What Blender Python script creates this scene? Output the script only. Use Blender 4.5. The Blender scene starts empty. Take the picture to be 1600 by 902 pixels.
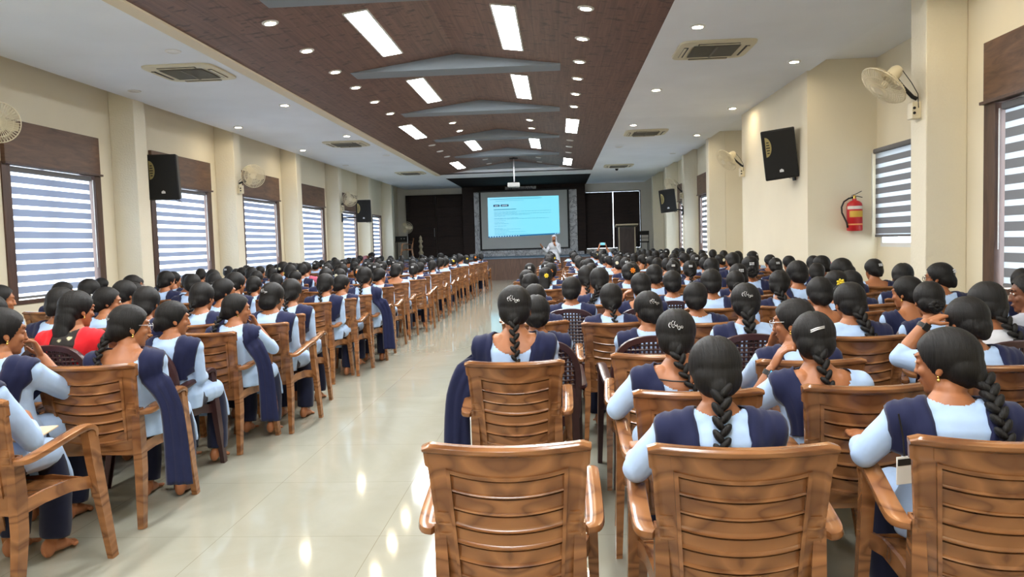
import bpy, math, random
from mathutils import Vector, Matrix, noise
from mathutils.bvhtree import BVHTree
random.seed(7)
PI = math.pi
S = bpy.context.scene
COL = S.collection

# ------------------------------------------------------------------ camera, light, exposure
CAM_H = 1.43
cam_data = bpy.data.cameras.new('camera')
cam = bpy.data.objects.new('camera', cam_data)
COL.objects.link(cam)
cam_data.sensor_width = 36.0
cam_data.lens = 1196.4 / 1600.0 * 36.0
cam_data.clip_start = 0.05
cam_data.clip_end = 200.0
def camera_axes(p, y, r):
    fwd = Vector((math.sin(y) * math.cos(p), math.cos(y) * math.cos(p), math.sin(p)))
    right = Vector((math.cos(y), -math.sin(y), 0))
    up = right.cross(fwd)
    return math.cos(r) * right + math.sin(r) * up, -math.sin(r) * right + math.cos(r) * up, fwd
AX = camera_axes(math.radians(-3.5015), math.radians(-3.5255), math.radians(-1.6863))
cam.matrix_world = Matrix(((AX[0].x, AX[1].x, -AX[2].x, 0), (AX[0].y, AX[1].y, -AX[2].y, 0),
                           (AX[0].z, AX[1].z, -AX[2].z, CAM_H), (0, 0, 0, 1)))
S.camera = cam

S.view_settings.view_transform = 'Standard'
S.view_settings.look = 'None'
S.view_settings.gamma = 1.0
S.view_settings.use_curve_mapping = False
S.view_settings.exposure = 1.8
DOWNLIGHT = 74.0      # emission of a lit downlight
PANEL = 20.0          # emission of a lit ceiling panel
DAY = 3.6             # daylight outside the windows

w = bpy.data.worlds.new('daylight')
S.world = w
w.use_nodes = True
nt = w.node_tree
nt.nodes['Background'].inputs['Color'].default_value = (0.74, 0.87, 1.0, 1)
nt.nodes['Background'].inputs['Strength'].default_value = DAY
S.cycles.max_bounces = 8
S.cycles.diffuse_bounces = 4
S.cycles.glossy_bounces = 3
S.cycles.transmission_bounces = 6
S.cycles.transparent_max_bounces = 6
S.cycles.caustics_reflective = False
S.cycles.caustics_refractive = False
S.cycles.sample_clamp_indirect = 4.0
S.cycles.use_denoising = True

# ------------------------------------------------------------------ materials
def srgb(r, g, b):
    f = lambda c: (c / 255 / 12.92) if c / 255 <= 0.04045 else ((c / 255 + 0.055) / 1.055) ** 2.4
    return (f(r), f(g), f(b), 1)
class NT:
    def __init__(self, m):
        self.t = m.node_tree
        self.b = self.t.nodes['Principled BSDF']
    def n(self, kind, **kw):
        x = self.t.nodes.new(kind)
        for k, v in kw.items():
            if k.startswith('_'):
                setattr(x, k[1:], v)
            else:
                x.inputs[int(k[1:]) if k[0] == 'i' and k[1:].isdigit() else k.replace('_', ' ')].default_value = v
        return x
    def l(self, a, b):
        self.t.links.new(a, b)
    def coords(self, scale=(1, 1, 1), kind='Object'):
        tc = self.n('ShaderNodeTexCoord')
        mp = self.n('ShaderNodeMapping')
        mp.inputs['Scale'].default_value = scale
        self.l(tc.outputs[kind], mp.inputs['Vector'])
        return mp.outputs['Vector']
    def noise(self, vec, scale, detail=3, rough=0.5, dist=0.0):
        x = self.n('ShaderNodeTexNoise')
        x.inputs['Scale'].default_value = scale
        x.inputs['Detail'].default_value = detail
        x.inputs['Roughness'].default_value = rough
        x.inputs['Distortion'].default_value = dist
        self.l(vec, x.inputs['Vector'])
        return x.outputs['Fac']
    def ramp(self, fac, stops):
        x = self.n('ShaderNodeValToRGB')
        e = x.color_ramp.elements
        while len(e) < len(stops):
            e.new(0.5)
        for k, (p, c) in enumerate(stops):
            e[k].position = p
            e[k].color = c
        self.l(fac, x.inputs['Fac'])
        return x.outputs['Color']
    def math(self, op, a, b=None):
        x = self.n('ShaderNodeMath', _operation=op)
        for k, v in enumerate((a, b)):
            if v is None:
                continue
            if isinstance(v, (int, float)):
                x.inputs[k].default_value = v
            else:
                self.l(v, x.inputs[k])
        return x.outputs[0]
    def mix(self, fac, a, b, mode='MIX'):
        x = self.n('ShaderNodeMix', _data_type='RGBA', _blend_type=mode)
        for k, v in ((0, fac), (6, a), (7, b)):
            if isinstance(v, (int, float, tuple)):
                x.inputs[k].default_value = v
            else:
                self.l(v, x.inputs[k])
        return x.outputs[2]
    def bump(self, h, strength=0.3, dist=0.01):
        x = self.n('ShaderNodeBump', Strength=strength, Distance=dist)
        self.l(h, x.inputs['Height'])
        self.l(x.outputs[0], self.b.inputs['Normal'])
def mat(name, col=None, rough=0.5, metal=0.0, spec=0.5, emit=None, coat=0.0, sheen=0.0):
    m = bpy.data.materials.new(name)
    m.use_nodes = True
    b = m.node_tree.nodes['Principled BSDF']
    if col:
        b.inputs['Base Color'].default_value = col
    b.inputs['Roughness'].default_value = rough
    b.inputs['Metallic'].default_value = metal
    b.inputs['Specular IOR Level'].default_value = spec
    b.inputs['Coat Weight'].default_value = coat
    b.inputs['Sheen Weight'].default_value = sheen
    if emit:
        b.inputs['Emission Color'].default_value = emit[0]
        b.inputs['Emission Strength'].default_value = emit[1]
        m.cycles.emission_sampling = 'FRONT'
    return m
def plaster(name, col, bump=0.15, scale=90, rough=0.75):
    m = mat(name, col, rough)
    k = NT(m)
    v = k.coords()
    f = k.noise(v, 0.9, 3)
    c2 = tuple(x * 0.93 for x in col[:3]) + (1,)
    k.l(k.ramp(f, [(0.3, c2), (0.7, col)]), k.b.inputs['Base Color'])
    k.bump(k.noise(v, scale, 4), bump, 0.01)
    return m
def veneer(name, dark, light, axis_scale=(14, 1.2, 14), rough=0.45, contrast=(0.3, 0.72)):
    m = mat(name, light, rough)
    k = NT(m)
    v = k.coords(axis_scale)
    f = k.noise(v, 1.6, 6, 0.62, 0.8)
    k.l(k.ramp(f, [(contrast[0], dark), (contrast[1], light)]), k.b.inputs['Base Color'])
    k.bump(f, 0.06, 0.004)
    return m
M = {}
M['wall'] = plaster('cream_wall', srgb(238, 228, 203), 0.06)
M['stipple'] = plaster('stippled_plaster', srgb(240, 232, 210), 0.55, 42)
M['back_wall'] = plaster('grey_cream_wall', srgb(214, 208, 196), 0.05)
M['ceiling'] = plaster('white_ceiling', srgb(240, 245, 250), 0.02)
M['cornice'] = mat('cream_cornice', srgb(226, 212, 184), 0.6)
M['beam'] = plaster('grey_beam_paint', srgb(132, 140, 147), 0.35, 60)
def floor_mat():
    m = mat('polished_cream_tile', srgb(156, 154, 140), 0.07, spec=0.6)
    k = NT(m)
    tc = k.n('ShaderNodeTexCoord')
    sp = k.n('ShaderNodeSeparateXYZ')
    k.l(tc.outputs['Object'], sp.inputs[0])
    def seam(o, off, pitch):
        a = k.math('ADD', o, off)
        a = k.math('DIVIDE', a, pitch)
        a = k.math('FRACT', a)
        a = k.math('SUBTRACT', a, 0.5)
        a = k.math('ABSOLUTE', a)
        return k.math('GREATER_THAN', a, 0.5 - 0.0028 / pitch / 2 * 1.0)
    g = k.math('MAXIMUM', seam(sp.outputs[0], 1.72 + 8.05, 0.805), seam(sp.outputs[1], 20 * 0.859 - 3.647, 0.859))
    v = k.coords()
    f = k.noise(v, 1.3, 5, 0.6, 1.2)
    c = k.ramp(f, [(0.3, srgb(151, 149, 134)), (0.7, srgb(161, 160, 147))])
    k.l(k.mix(g, c, srgb(128, 120, 100)), k.b.inputs['Base Color'])
    return m
M['floor'] = floor_mat()
def vault_mat():
    m = mat('walnut_vault_boards', srgb(104, 76, 64), 0.5)
    k = NT(m)
    tc = k.n('ShaderNodeTexCoord')
    sp = k.n('ShaderNodeSeparateXYZ')
    k.l(tc.outputs['Object'], sp.inputs[0])
    v = k.coords((22, 0.9, 22))
    grain = k.noise(v, 1.0, 5, 0.6, 0.6)
    base = k.ramp(grain, [(0.3, srgb(96, 70, 59)), (0.7, srgb(128, 97, 82))])
    v2 = k.coords((2.6, 5.2, 2.6))
    knots = k.noise(v2, 2.4, 3, 0.6, 0.4)
    kf = k.ramp(knots, [(0.57, (0, 0, 0, 1)), (0.66, (1, 1, 1, 1))])
    c = k.mix(k.math('MULTIPLY', kf, 0.75), base, srgb(46, 32, 30))
    a = k.math('FRACT', k.math('DIVIDE', k.math('ADD', sp.outputs[0], 10.0), 0.305))
    a = k.math('LESS_THAN', a, 0.02)
    c = k.mix(k.math('MULTIPLY', a, 0.5), c, srgb(60, 42, 36))
    k.l(c, k.b.inputs['Base Color'])
    k.bump(grain, 0.05, 0.004)
    return m
M['vault'] = vault_mat()
M['header'] = veneer('walnut_veneer', srgb(74, 50, 36), srgb(116, 82, 58), (1.5, 1.5, 9))
M['jamb'] = veneer('dark_walnut_jamb', srgb(62, 42, 34), srgb(92, 64, 50), (9, 9, 1.4))
M['stage_dark'] = veneer('dark_stage_boards', srgb(34, 24, 21), srgb(54, 38, 33), (1.5, 6, 7), 0.75)
M['canopy'] = mat('matt_dark_canopy', srgb(40, 30, 27), 0.9, spec=0.1)
M['stage_front'] = veneer('brown_stage_front', srgb(78, 56, 46), srgb(108, 80, 66), (8, 8, 1.2), 0.4)
M['stage_floor'] = mat('stage_grey_carpet', srgb(120, 132, 150), 0.8)
def marble_mat():
    m = mat('grey_veined_marble', srgb(168, 172, 176), 0.25)
    k = NT(m)
    v = k.coords((1.5, 1.5, 1.0))
    f = k.noise(v, 1.6, 6, 0.6, 2.2)
    k.l(k.ramp(f, [(0.46, srgb(206, 210, 216)), (0.5, srgb(128, 132, 142)), (0.54, srgb(214, 218, 222))]), k.b.inputs['Base Color'])
    return m
M['marble'] = marble_mat()
M['black'] = mat('black_paint', srgb(18, 18, 19), 0.55)
M['grille'] = mat('black_speaker_grille', srgb(14, 15, 16), 0.7)
M['horn'] = mat('gold_horn', srgb(176, 162, 110), 0.4, 0.4)
M['silver'] = mat('silver_metal', srgb(190, 190, 192), 0.3, 0.9)
M['badge'] = mat('white_badge', srgb(220, 222, 225), 0.5)
M['plastic_cream'] = mat('cream_plastic', srgb(222, 211, 182), 0.4)
M['plastic_white'] = mat('white_plastic', srgb(226, 226, 222), 0.4)
M['ac'] = mat('ivory_cassette_plastic', srgb(214, 207, 180), 0.5)
M['ac_dark'] = mat('cassette_grille_grey', srgb(112, 110, 100), 0.6)
M['red'] = mat('red_enamel', srgb(196, 36, 40), 0.3)
M['label_yellow'] = mat('yellow_label', srgb(214, 170, 60), 0.5)
M['label_white'] = mat('white_label', srgb(222, 215, 205), 0.5)
M['label_pink'] = mat('orange_band', srgb(236, 160, 96), 0.5)
M['glass'] = None
def glass_mat():
    m = bpy.data.materials.new('window_glass')
    m.use_nodes = True
    t = m.node_tree
    t.nodes.clear()
    o = t.nodes.new('ShaderNodeOutputMaterial')
    mx = t.nodes.new('ShaderNodeMixShader')
    tr = t.nodes.new('ShaderNodeBsdfTransparent')
    gl = t.nodes.new('ShaderNodeBsdfGlossy')
    gl.inputs['Roughness'].default_value = 0.02
    mx.inputs[0].default_value = 0.06
    t.links.new(tr.outputs[0], mx.inputs[1])
    t.links.new(gl.outputs[0], mx.inputs[2])
    t.links.new(mx.outputs[0], o.inputs[0])
    return m
M['glass'] = glass_mat()
def sheer_mat(name, tr_col, amount):
    m = bpy.data.materials.new(name)
    m.use_nodes = True
    t = m.node_tree
    t.nodes.clear()
    o = t.nodes.new('ShaderNodeOutputMaterial')
    mx = t.nodes.new('ShaderNodeMixShader')
    df = t.nodes.new('ShaderNodeBsdfDiffuse')
    tl = t.nodes.new('ShaderNodeBsdfTranslucent')
    df.inputs[0].default_value = tr_col
    tl.inputs[0].default_value = tr_col
    mx.inputs[0].default_value = amount
    t.links.new(df.outputs[0], mx.inputs[1])
    t.links.new(tl.outputs[0], mx.inputs[2])
    t.links.new(mx.outputs[0], o.inputs[0])
    return m
M['sheer'] = sheer_mat('sheer_blind_band', (0.9, 0.94, 1.0, 1), 0.62)
M['band'] = sheer_mat('grey_blind_band', srgb(122, 128, 144), 0.15)
M['band_dark'] = sheer_mat('dark_grey_blind_band', srgb(124, 124, 126), 0.05)
M['sheer_dim'] = sheer_mat('dim_sheer_band', (0.5, 0.54, 0.57, 1), 0.2)
M['lamp_warm'] = mat('lit_warm_lamp', (1, 1, 1, 1), 0.5, emit=((1.0, 0.83, 0.56, 1), DOWNLIGHT))
M['lamp_off'] = mat('unlit_lamp', srgb(216, 216, 214), 0.4)
M['lamp_panel'] = mat('lit_panel', (1, 1, 1, 1), 0.5, emit=((0.93, 0.97, 1.0, 1), PANEL))
M['screen'] = mat('grey_projection_fabric', srgb(206, 210, 208), 0.8)
def slide_mat():
    m = mat('projected_page', srgb(120, 150, 160), 0.9)
    k = NT(m)
    tc = k.n('ShaderNodeTexCoord')
    sp = k.n('ShaderNodeSeparateXYZ')
    k.l(tc.outputs['Object'], sp.inputs[0])
    f = k.math('DIVIDE', k.math('ADD', sp.outputs[0], 2.95), 3.0)
    c = k.ramp(f, [(0.0, srgb(196, 222, 255)), (0.3, srgb(160, 226, 255)), (1.0, srgb(132, 230, 252))])
    k.l(c, k.b.inputs['Emission Color'])
    k.b.inputs['Emission Strength'].default_value = 0.29
    k.b.inputs['Base Color'].default_value = (0.1, 0.1, 0.1, 1)
    return m
M['slide'] = slide_mat()
M['slide_text'] = mat('projected_grey_text', srgb(60, 120, 150), 0.9, emit=(srgb(82, 168, 200), 0.19))
M['slide_navy'] = mat('projected_navy_button', srgb(10, 30, 60), 0.9, emit=(srgb(20, 60, 110), 0.16))
M['slide_bar'] = mat('projected_taskbar', srgb(10, 40, 80), 0.9, emit=(srgb(40, 130, 190), 0.19))
M['slide_white'] = mat('projected_icon', srgb(200, 230, 240), 0.9, emit=(srgb(210, 240, 255), 0.28))
M['leak'] = sheer_mat('bright_blind_edge', (1, 1, 1, 1), 0.9)
M['lectern'] = veneer('dark_lectern_veneer', srgb(40, 30, 28), srgb(62, 48, 44), (6, 6, 1.5))
M['lectern_edge'] = mat('pale_lectern_edge', srgb(178, 166, 140), 0.5)

def chair_mat():
    m = mat('wood_grain_plastic', srgb(150, 96, 52), 0.2, spec=0.55)
    k = NT(m)
    tc = k.n('ShaderNodeTexCoord')
    sp = k.n('ShaderNodeSeparateXYZ')
    k.l(tc.outputs['Object'], sp.inputs[0])
    ax = k.math('ABSOLUTE', sp.outputs[0])                       # the moulded grain mirrors about the middle of the chair
    cb = k.n('ShaderNodeCombineXYZ')
    k.l(ax, cb.inputs[0])
    k.l(sp.outputs[1], cb.inputs[1])
    k.l(k.math('MULTIPLY', sp.outputs[2], 2.6), cb.inputs[2])
    oi = k.n('ShaderNodeObjectInfo')
    f = k.noise(cb.outputs[0], 3.6, 1, 0.4, 0.7)
    s = k.math('FRACT', k.math('MULTIPLY', f, 4.5))
    c = k.ramp(s, [(0.0, srgb(136, 89, 53)), (0.45, srgb(152, 103, 63)), (0.86, srgb(110, 69, 41)), (1.0, srgb(136, 89, 53))])
    br = k.math('ADD', k.math('MULTIPLY', oi.outputs['Random'], 0.26), 0.82)
    hs = k.n('ShaderNodeHueSaturation')
    k.l(c, hs.inputs['Color'])
    k.l(br, hs.inputs['Value'])
    k.l(hs.outputs[0], k.b.inputs['Base Color'])
    return m
M['chair'] = chair_mat()
M['chair_dark'] = mat('dark_maroon_plastic', srgb(58, 34, 36), 0.3)
def skin(name, a, b):
    m = mat(name, a, 0.5)
    k = NT(m)
    f = k.noise(k.coords(), 9, 3)
    k.l(k.ramp(f, [(0.3, a), (0.7, b)]), k.b.inputs['Base Color'])
    k.b.inputs['Subsurface Weight'].default_value = 0.0
    return m
M['skin'] = skin('brown_skin', srgb(148, 92, 58), srgb(168, 108, 70))
M['skin_dark'] = skin('dark_brown_skin', srgb(112, 68, 46), srgb(128, 80, 54))
def hair_mat(name, c1, c2):
    m = mat(name, c1, 0.55, spec=0.3)
    k = NT(m)
    v = k.coords((190, 12, 12))
    f = k.noise(v, 1.0, 4, 0.65, 0.8)
    k.l(k.ramp(f, [(0.35, c1), (0.75, c2)]), k.b.inputs['Base Color'])
    k.bump(f, 0.6, 0.005)
    return m
M['hair'] = hair_mat('black_hair', srgb(7, 6, 7), srgb(26, 23, 22))
def cloth(name, col, weave=500, rough=0.8, sheen=0.15):
    m = mat(name, col, rough, sheen=sheen, spec=0.2)
    k = NT(m)
    v = k.coords()
    f = k.noise(v, 14, 4)
    c2 = tuple(x * 0.88 for x in col[:3]) + (1,)
    k.l(k.ramp(f, [(0.3, c2), (0.7, col)]), k.b.inputs['Base Color'])
    k.bump(k.noise(v, weave, 2), 0.12, 0.002)
    return m
M['blue'] = cloth('pale_blue_cotton', srgb(173, 199, 235))
M['navy'] = cloth('navy_cotton', srgb(27, 32, 66))
M['navy_dark'] = cloth('dark_navy_cotton', srgb(27, 31, 56))
M['white_cloth'] = cloth('white_cotton', srgb(214, 216, 224))
M['grey_cloth'] = cloth('grey_cotton', srgb(170, 174, 188))
M['pink_cloth'] = cloth('pink_cotton', srgb(196, 96, 122))
M['dusty_pink'] = cloth('dusty_pink_cotton', srgb(168, 112, 124))
M['red_cloth'] = cloth('red_chiffon', srgb(222, 34, 44))
def floral():
    m = mat('black_floral_cotton', srgb(34, 28, 26), 0.8)
    k = NT(m)
    x = k.n('ShaderNodeTexVoronoi')
    x.inputs['Scale'].default_value = 17
    k.l(k.coords(), x.inputs['Vector'])
    f = k.noise(k.coords(), 60, 2)
    a = k.math('ADD', x.outputs['Distance'], k.math('MULTIPLY', f, 0.35))
    k.l(k.ramp(a, [(0.36, srgb(196, 190, 160)), (0.44, srgb(96, 90, 66)), (0.5, srgb(34, 28, 26))]), k.b.inputs['Base Color'])
    return m
M['floral'] = floral()
M['eye'] = mat('eye_white', srgb(228, 222, 214), 0.2)
M['iris'] = mat('dark_iris', srgb(24, 16, 12), 0.2)
M['yellow'] = mat('yellow_petals', srgb(238, 212, 62), 0.6)
M['orange'] = mat('orange_petals', srgb(240, 140, 28), 0.6)
M['magenta'] = mat('pink_petals', srgb(214, 58, 110), 0.6)
M['white_flower'] = mat('white_petals', srgb(238, 234, 210), 0.6)
M['gold'] = mat('gold_metal', srgb(218, 178, 96), 0.25, 0.9)
M['watch_face'] = mat('lit_watch_screen', srgb(60, 120, 160), 0.2, emit=(srgb(120, 210, 255), 0.35))
M['paper'] = mat('printed_paper', srgb(226, 200, 170), 0.7)

# ------------------------------------------------------------------ mesh helpers
class MB:
    def __init__(self):
        self.v, self.f, self.m = [], [], []
        self.flat = False
    def add(self, vs, fs, mi=0):
        b = len(self.v)
        self.v += [tuple(x) for x in vs]
        self.f += [tuple(i + b for i in f) for f in fs]
        self.m += [mi] * len(fs)
        return self
    def box(self, c, s, rot=None, mi=0):
        c = Vector(c)
        vs = []
        for x in (-.5, .5):
            for y in (-.5, .5):
                for z in (-.5, .5):
                    p = Vector((x * s[0], y * s[1], z * s[2]))
                    vs.append(c + (rot @ p if rot else p))
        return self.add(vs, [(0, 1, 3, 2), (4, 6, 7, 5), (0, 4, 5, 1), (2, 3, 7, 6), (0, 2, 6, 4), (1, 5, 7, 3)], mi)
    def span(self, a, b, mi=0):
        return self.box([(a[i] + b[i]) / 2 for i in range(3)], [abs(b[i] - a[i]) for i in range(3)], None, mi)
    def rings(self, rings, cap=True, closed=True, mi=0):
        n = len(rings[0])
        vs = [p for r in rings for p in r]
        fs = []
        for k in range(len(rings) - 1):
            for i in range(n if closed else n - 1):
                j = (i + 1) % n
                fs.append((k * n + i, k * n + j, (k + 1) * n + j, (k + 1) * n + i))
        if cap:
            fs.append(tuple(range(n))[::-1])
            fs.append(tuple((len(rings) - 1) * n + i for i in range(n)))
        return self.add(vs, fs, mi)
    def tube(self, pts, radii, n=10, mi=0, cap=True, closed_path=False):
        pts = [Vector(p) for p in pts]
        if isinstance(radii, (int, float)):
            radii = [radii] * len(pts)
        rings, ref = [], None
        L = len(pts)
        for k, p in enumerate(pts):
            if closed_path:
                d = pts[(k + 1) % L] - pts[k - 1]
            else:
                d = pts[min(k + 1, L - 1)] - pts[max(k - 1, 0)]
            d.normalize()
            if ref is None:
                ref = d.orthogonal().normalized()
            ref = (ref - d * ref.dot(d))
            ref = ref.normalized() if ref.length > 1e-6 else d.orthogonal().normalized()
            b = d.cross(ref)
            rings.append([p + (ref * math.cos(2 * PI * i / n) + b * math.sin(2 * PI * i / n)) * radii[k] for i in range(n)])
        if closed_path:
            rings.append(rings[0])
            return self.rings(rings, False, True, mi)
        return self.rings(rings, cap, True, mi)
    def sweep(self, pts, prof, upv=(0, 0, 1), scale=None, mi=0):
        """prof: list of (side, up) offsets; the profile is carried along pts."""
        pts = [Vector(p) for p in pts]
        rings = []
        for k, p in enumerate(pts):
            d = (pts[min(k + 1, len(pts) - 1)] - pts[max(k - 1, 0)]).normalized()
            u = Vector(upv)
            sd = d.cross(u).normalized()
            u = sd.cross(d)
            sc = scale[k] if scale else 1.0
            rings.append([p + sd * (a * sc) + u * (b * sc) for a, b in prof])
        return self.rings(rings, True, True, mi)
    def ell(self, c, r, rot=None, nu=14, nv=10, mi=0):
        c = Vector(c)
        vs, fs = [], []
        for j in range(1, nv):
            th = PI * j / nv
            for i in range(nu):
                ph = 2 * PI * i / nu
                p = Vector((r[0] * math.sin(th) * math.cos(ph), r[1] * math.sin(th) * math.sin(ph), r[2] * math.cos(th)))
                vs.append(c + (rot @ p if rot else p))
        for p in (Vector((0, 0, r[2])), Vector((0, 0, -r[2]))):
            vs.append(c + (rot @ p if rot else p))
        t = len(vs) - 2
        for j in range(nv - 2):
            for i in range(nu):
                k = (i + 1) % nu
                fs.append((j * nu + i, (j + 1) * nu + i, (j + 1) * nu + k, j * nu + k))
        for i in range(nu):
            k = (i + 1) % nu
            fs.append((t, i, k))
            fs.append((t + 1, (nv - 2) * nu + k, (nv - 2) * nu + i))
        return self.add(vs, fs, mi)
    def limb(self, pts, radii, n=12):
        """a tapered tube with a ball at every joint, for skinned shapes"""
        self.tube(pts, radii, n)
        for p, r in zip(pts, radii):
            self.ell(p, (r, r, r), None, n, 8)
        return self
    def loft(self, secs, n=28, power=2.0, mi=0):
        rings = []
        for (cx, cy, cz, rx, ry) in secs:
            ring = []
            for i in range(n):
                a = 2 * PI * i / n
                ca, sa = math.cos(a), math.sin(a)
                e = 2.0 / power
                ring.append((cx + rx * math.copysign(abs(ca) ** e, ca), cy + ry * math.copysign(abs(sa) ** e, sa), cz))
            rings.append(ring)
        return self.rings(rings, True, True, mi)
    def disc(self, c, r, n=24, h=0.0, axis='z', mi=0):
        """a closed short cylinder"""
        rings = []
        for z in (-h / 2, h / 2):
            ring = []
            for i in range(n):
                a = 2 * PI * i / n
                x, y = r * math.cos(a), r * math.sin(a)
                ring.append({'z': (c[0] + x, c[1] + y, c[2] + z), 'y': (c[0] + x, c[1] - z, c[2] + y), 'x': (c[0] + z, c[1] + x, c[2] + y)}[axis])
            rings.append(ring)
        return self.rings(rings, True, True, mi)
    def lathe(self, prof, c=(0, 0, 0), n=24, mi=0):
        return self.rings([[(c[0] + r * math.cos(2 * PI * i / n), c[1] + r * math.sin(2 * PI * i / n), c[2] + z) for i in range(n)] for r, z in prof], True, True, mi)
    def mesh(self, name, mats=(), smooth=35):
        me = bpy.data.meshes.new(name)
        me.from_pydata(self.v, [], self.f)
        for m in (mats if isinstance(mats, (list, tuple)) else [mats]):
            me.materials.append(m)
        if any(self.m):
            me.polygons.foreach_set('material_index', self.m)
        me.update()
        if smooth:
            smooth = min(smooth, 20) if self.flat else smooth
            me.shade_smooth()
            me.set_sharp_from_angle(angle=math.radians(smooth))
        return me
def put(name, me, parent=None, loc=(0, 0, 0), rz=0.0, **props):
    o = bpy.data.objects.new(name, me)
    COL.objects.link(o)
    o.location = loc
    o.rotation_euler = (0, 0, rz)
    if parent is not None:
        o.parent = parent
    for k, v in props.items():
        if v:
            o[k] = v
    return o
def obj(name, mb, mats, parent=None, smooth=35, **props):
    return put(name, mb.mesh(name, mats, smooth), parent, **props)
def thing(name, label, cat, loc=(0, 0, 0), rz=0.0, group=None):
    return put(name, None, None, loc, rz, label=label, category=cat, group=group)
def struct(name, mb, m, parent=None, smooth=35):
    return obj(name, mb, m, parent, smooth, kind='structure' if parent is None else None)
def bevelled(mb, amount, segs=2):
    import bmesh
    me = mb.mesh('tmp', (), 0)
    bm = bmesh.new()
    bm.from_mesh(me)
    bmesh.ops.remove_doubles(bm, verts=bm.verts, dist=1e-6)
    bmesh.ops.bevel(bm, geom=list(bm.edges), offset=amount, segments=segs, profile=0.5, affect='EDGES', clamp_overlap=True)
    out = MB()
    bm.verts.index_update()
    out.v = [tuple(v.co) for v in bm.verts]
    out.f = [tuple(v.index for v in f.verts) for f in bm.faces]
    out.m = [0] * len(out.f)
    out.flat = True
    bm.free()
    bpy.data.meshes.remove(me)
    return out
def solid(mb, voxel, smooth=2):
    """the union of closed shapes as one continuous skin"""
    me = mb.mesh('tmp', (), 0)
    o = bpy.data.objects.new('tmp', me)
    COL.objects.link(o)
    r = o.modifiers.new('r', 'REMESH')
    r.mode = 'VOXEL'
    r.voxel_size = voxel
    if smooth:
        s = o.modifiers.new('s', 'SMOOTH')
        s.factor = 0.5
        s.iterations = smooth
    out = bpy.data.meshes.new_from_object(o.evaluated_get(bpy.context.evaluated_depsgraph_get()))
    bpy.data.objects.remove(o)
    bpy.data.meshes.remove(me)
    return out
def trim_mesh(me, keep):
    """drop the faces whose corners are all outside keep(p)"""
    import bmesh
    bm = bmesh.new()
    bm.from_mesh(me)
    bmesh.ops.delete(bm, geom=[v for v in bm.verts if not keep(v.co)], context='VERTS')
    bm.to_mesh(me)
    bm.free()
    return me
def finish(me, name, m, smooth=60):
    me.name = name
    me.materials.clear()
    me.materials.append(m)
    me.shade_smooth()
    return me
# ------------------------------------------------------------------ the room
XL, XR = -6.9, 4.1            # window walls
CL, CR = -6.5, 3.7            # faces of the columns
Y0, Y1 = -2.2, 33.0
ZC, ZT = 3.8, 3.95
struct('floor', MB().span((XL - .3, Y0 - .2, -.1), (5.0, Y1 + .2, 0)), M['floor'])
def wall_along_y(x, thick, y0, y1, openings, ztop=ZT):
    mb = MB()
    xa, xb = (x, x + thick)
    y = y0
    for (a, b, z0, z1) in sorted(openings):
        mb.span((xa, y, 0), (xb, a, ztop))
        mb.span((xa, a, 0), (xb, b, z0))
        mb.span((xa, a, z1), (xb, b, ztop))
        y = b
    mb.span((xa, y, 0), (xb, y1, ztop))
    return mb
LEFT_WIN = [(2.0, 4.05), (5.6, 7.7), (9.22, 11.26), (12.72, 14.97), (16.45, 18.72), (20.25, 22.42), (24.0, 26.12)]
RIGHT_WIN = [(1.7, 4.0), (5.3, 7.62), (20.1, 22.52), (23.8, 26.2)]
Z_SILL, Z_HEAD, Z_HDR = 0.86, 2.62, 3.16
struct('wall_left', wall_along_y(XL, -.25, Y0, Y1, [(a, b, Z_SILL, Z_HEAD) for a, b in LEFT_WIN] + [(28.3, 29.75, .95, 2.6)]), M['wall'], smooth=0)
mb = wall_along_y(XR, .25, Y0, 8.31, [(a, b, Z_SILL, Z_HEAD) for a, b in RIGHT_WIN[:2]])
mb.v += []
far = wall_along_y(XR, .25, 19.0, Y1, [(a, b, Z_SILL, Z_HEAD) for a, b in RIGHT_WIN[2:]])
mb.add(far.v, far.f)
niche = wall_along_y(4.7, .25, 8.06, 11.62, [(9.3, 11.5, 1.2, 2.56)])
mb.add(niche.v, niche.f)
mb.span((CR, 11.62, 0), (4.95, 15.62, ZT))
mb.span((4.7, 15.62, 0), (4.95, 19.25, ZT))
mb.span((4.35, 8.06, 0), (4.7, 8.31, ZT))
mb.span((4.35, 19.0, 0), (4.95, 19.25, ZT))
struct('wall_right', mb, M['wall'], smooth=0)
struct('wall_rear', MB().span((XL - .2, Y0 - .2, 0), (5.0, Y0, ZT)), M['wall'], smooth=0)
COLS = [.67, 4.32, 7.97, 11.62, 15.27, 19.0, 22.7, 26.35, 30.0]
for k, y in enumerate(COLS):
    struct('column_left_%d' % (k + 1), bevelled(MB().span((XL, y, 0), (CL, y + .34, ZT)), .012, 2), M['stipple'])
    if k not in (3, 4):
        struct('column_right_%d' % (k + 1), bevelled(MB().span((CR, y, 0), (XR, y + .34, ZT)), .012, 2), M['stipple'])
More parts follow.
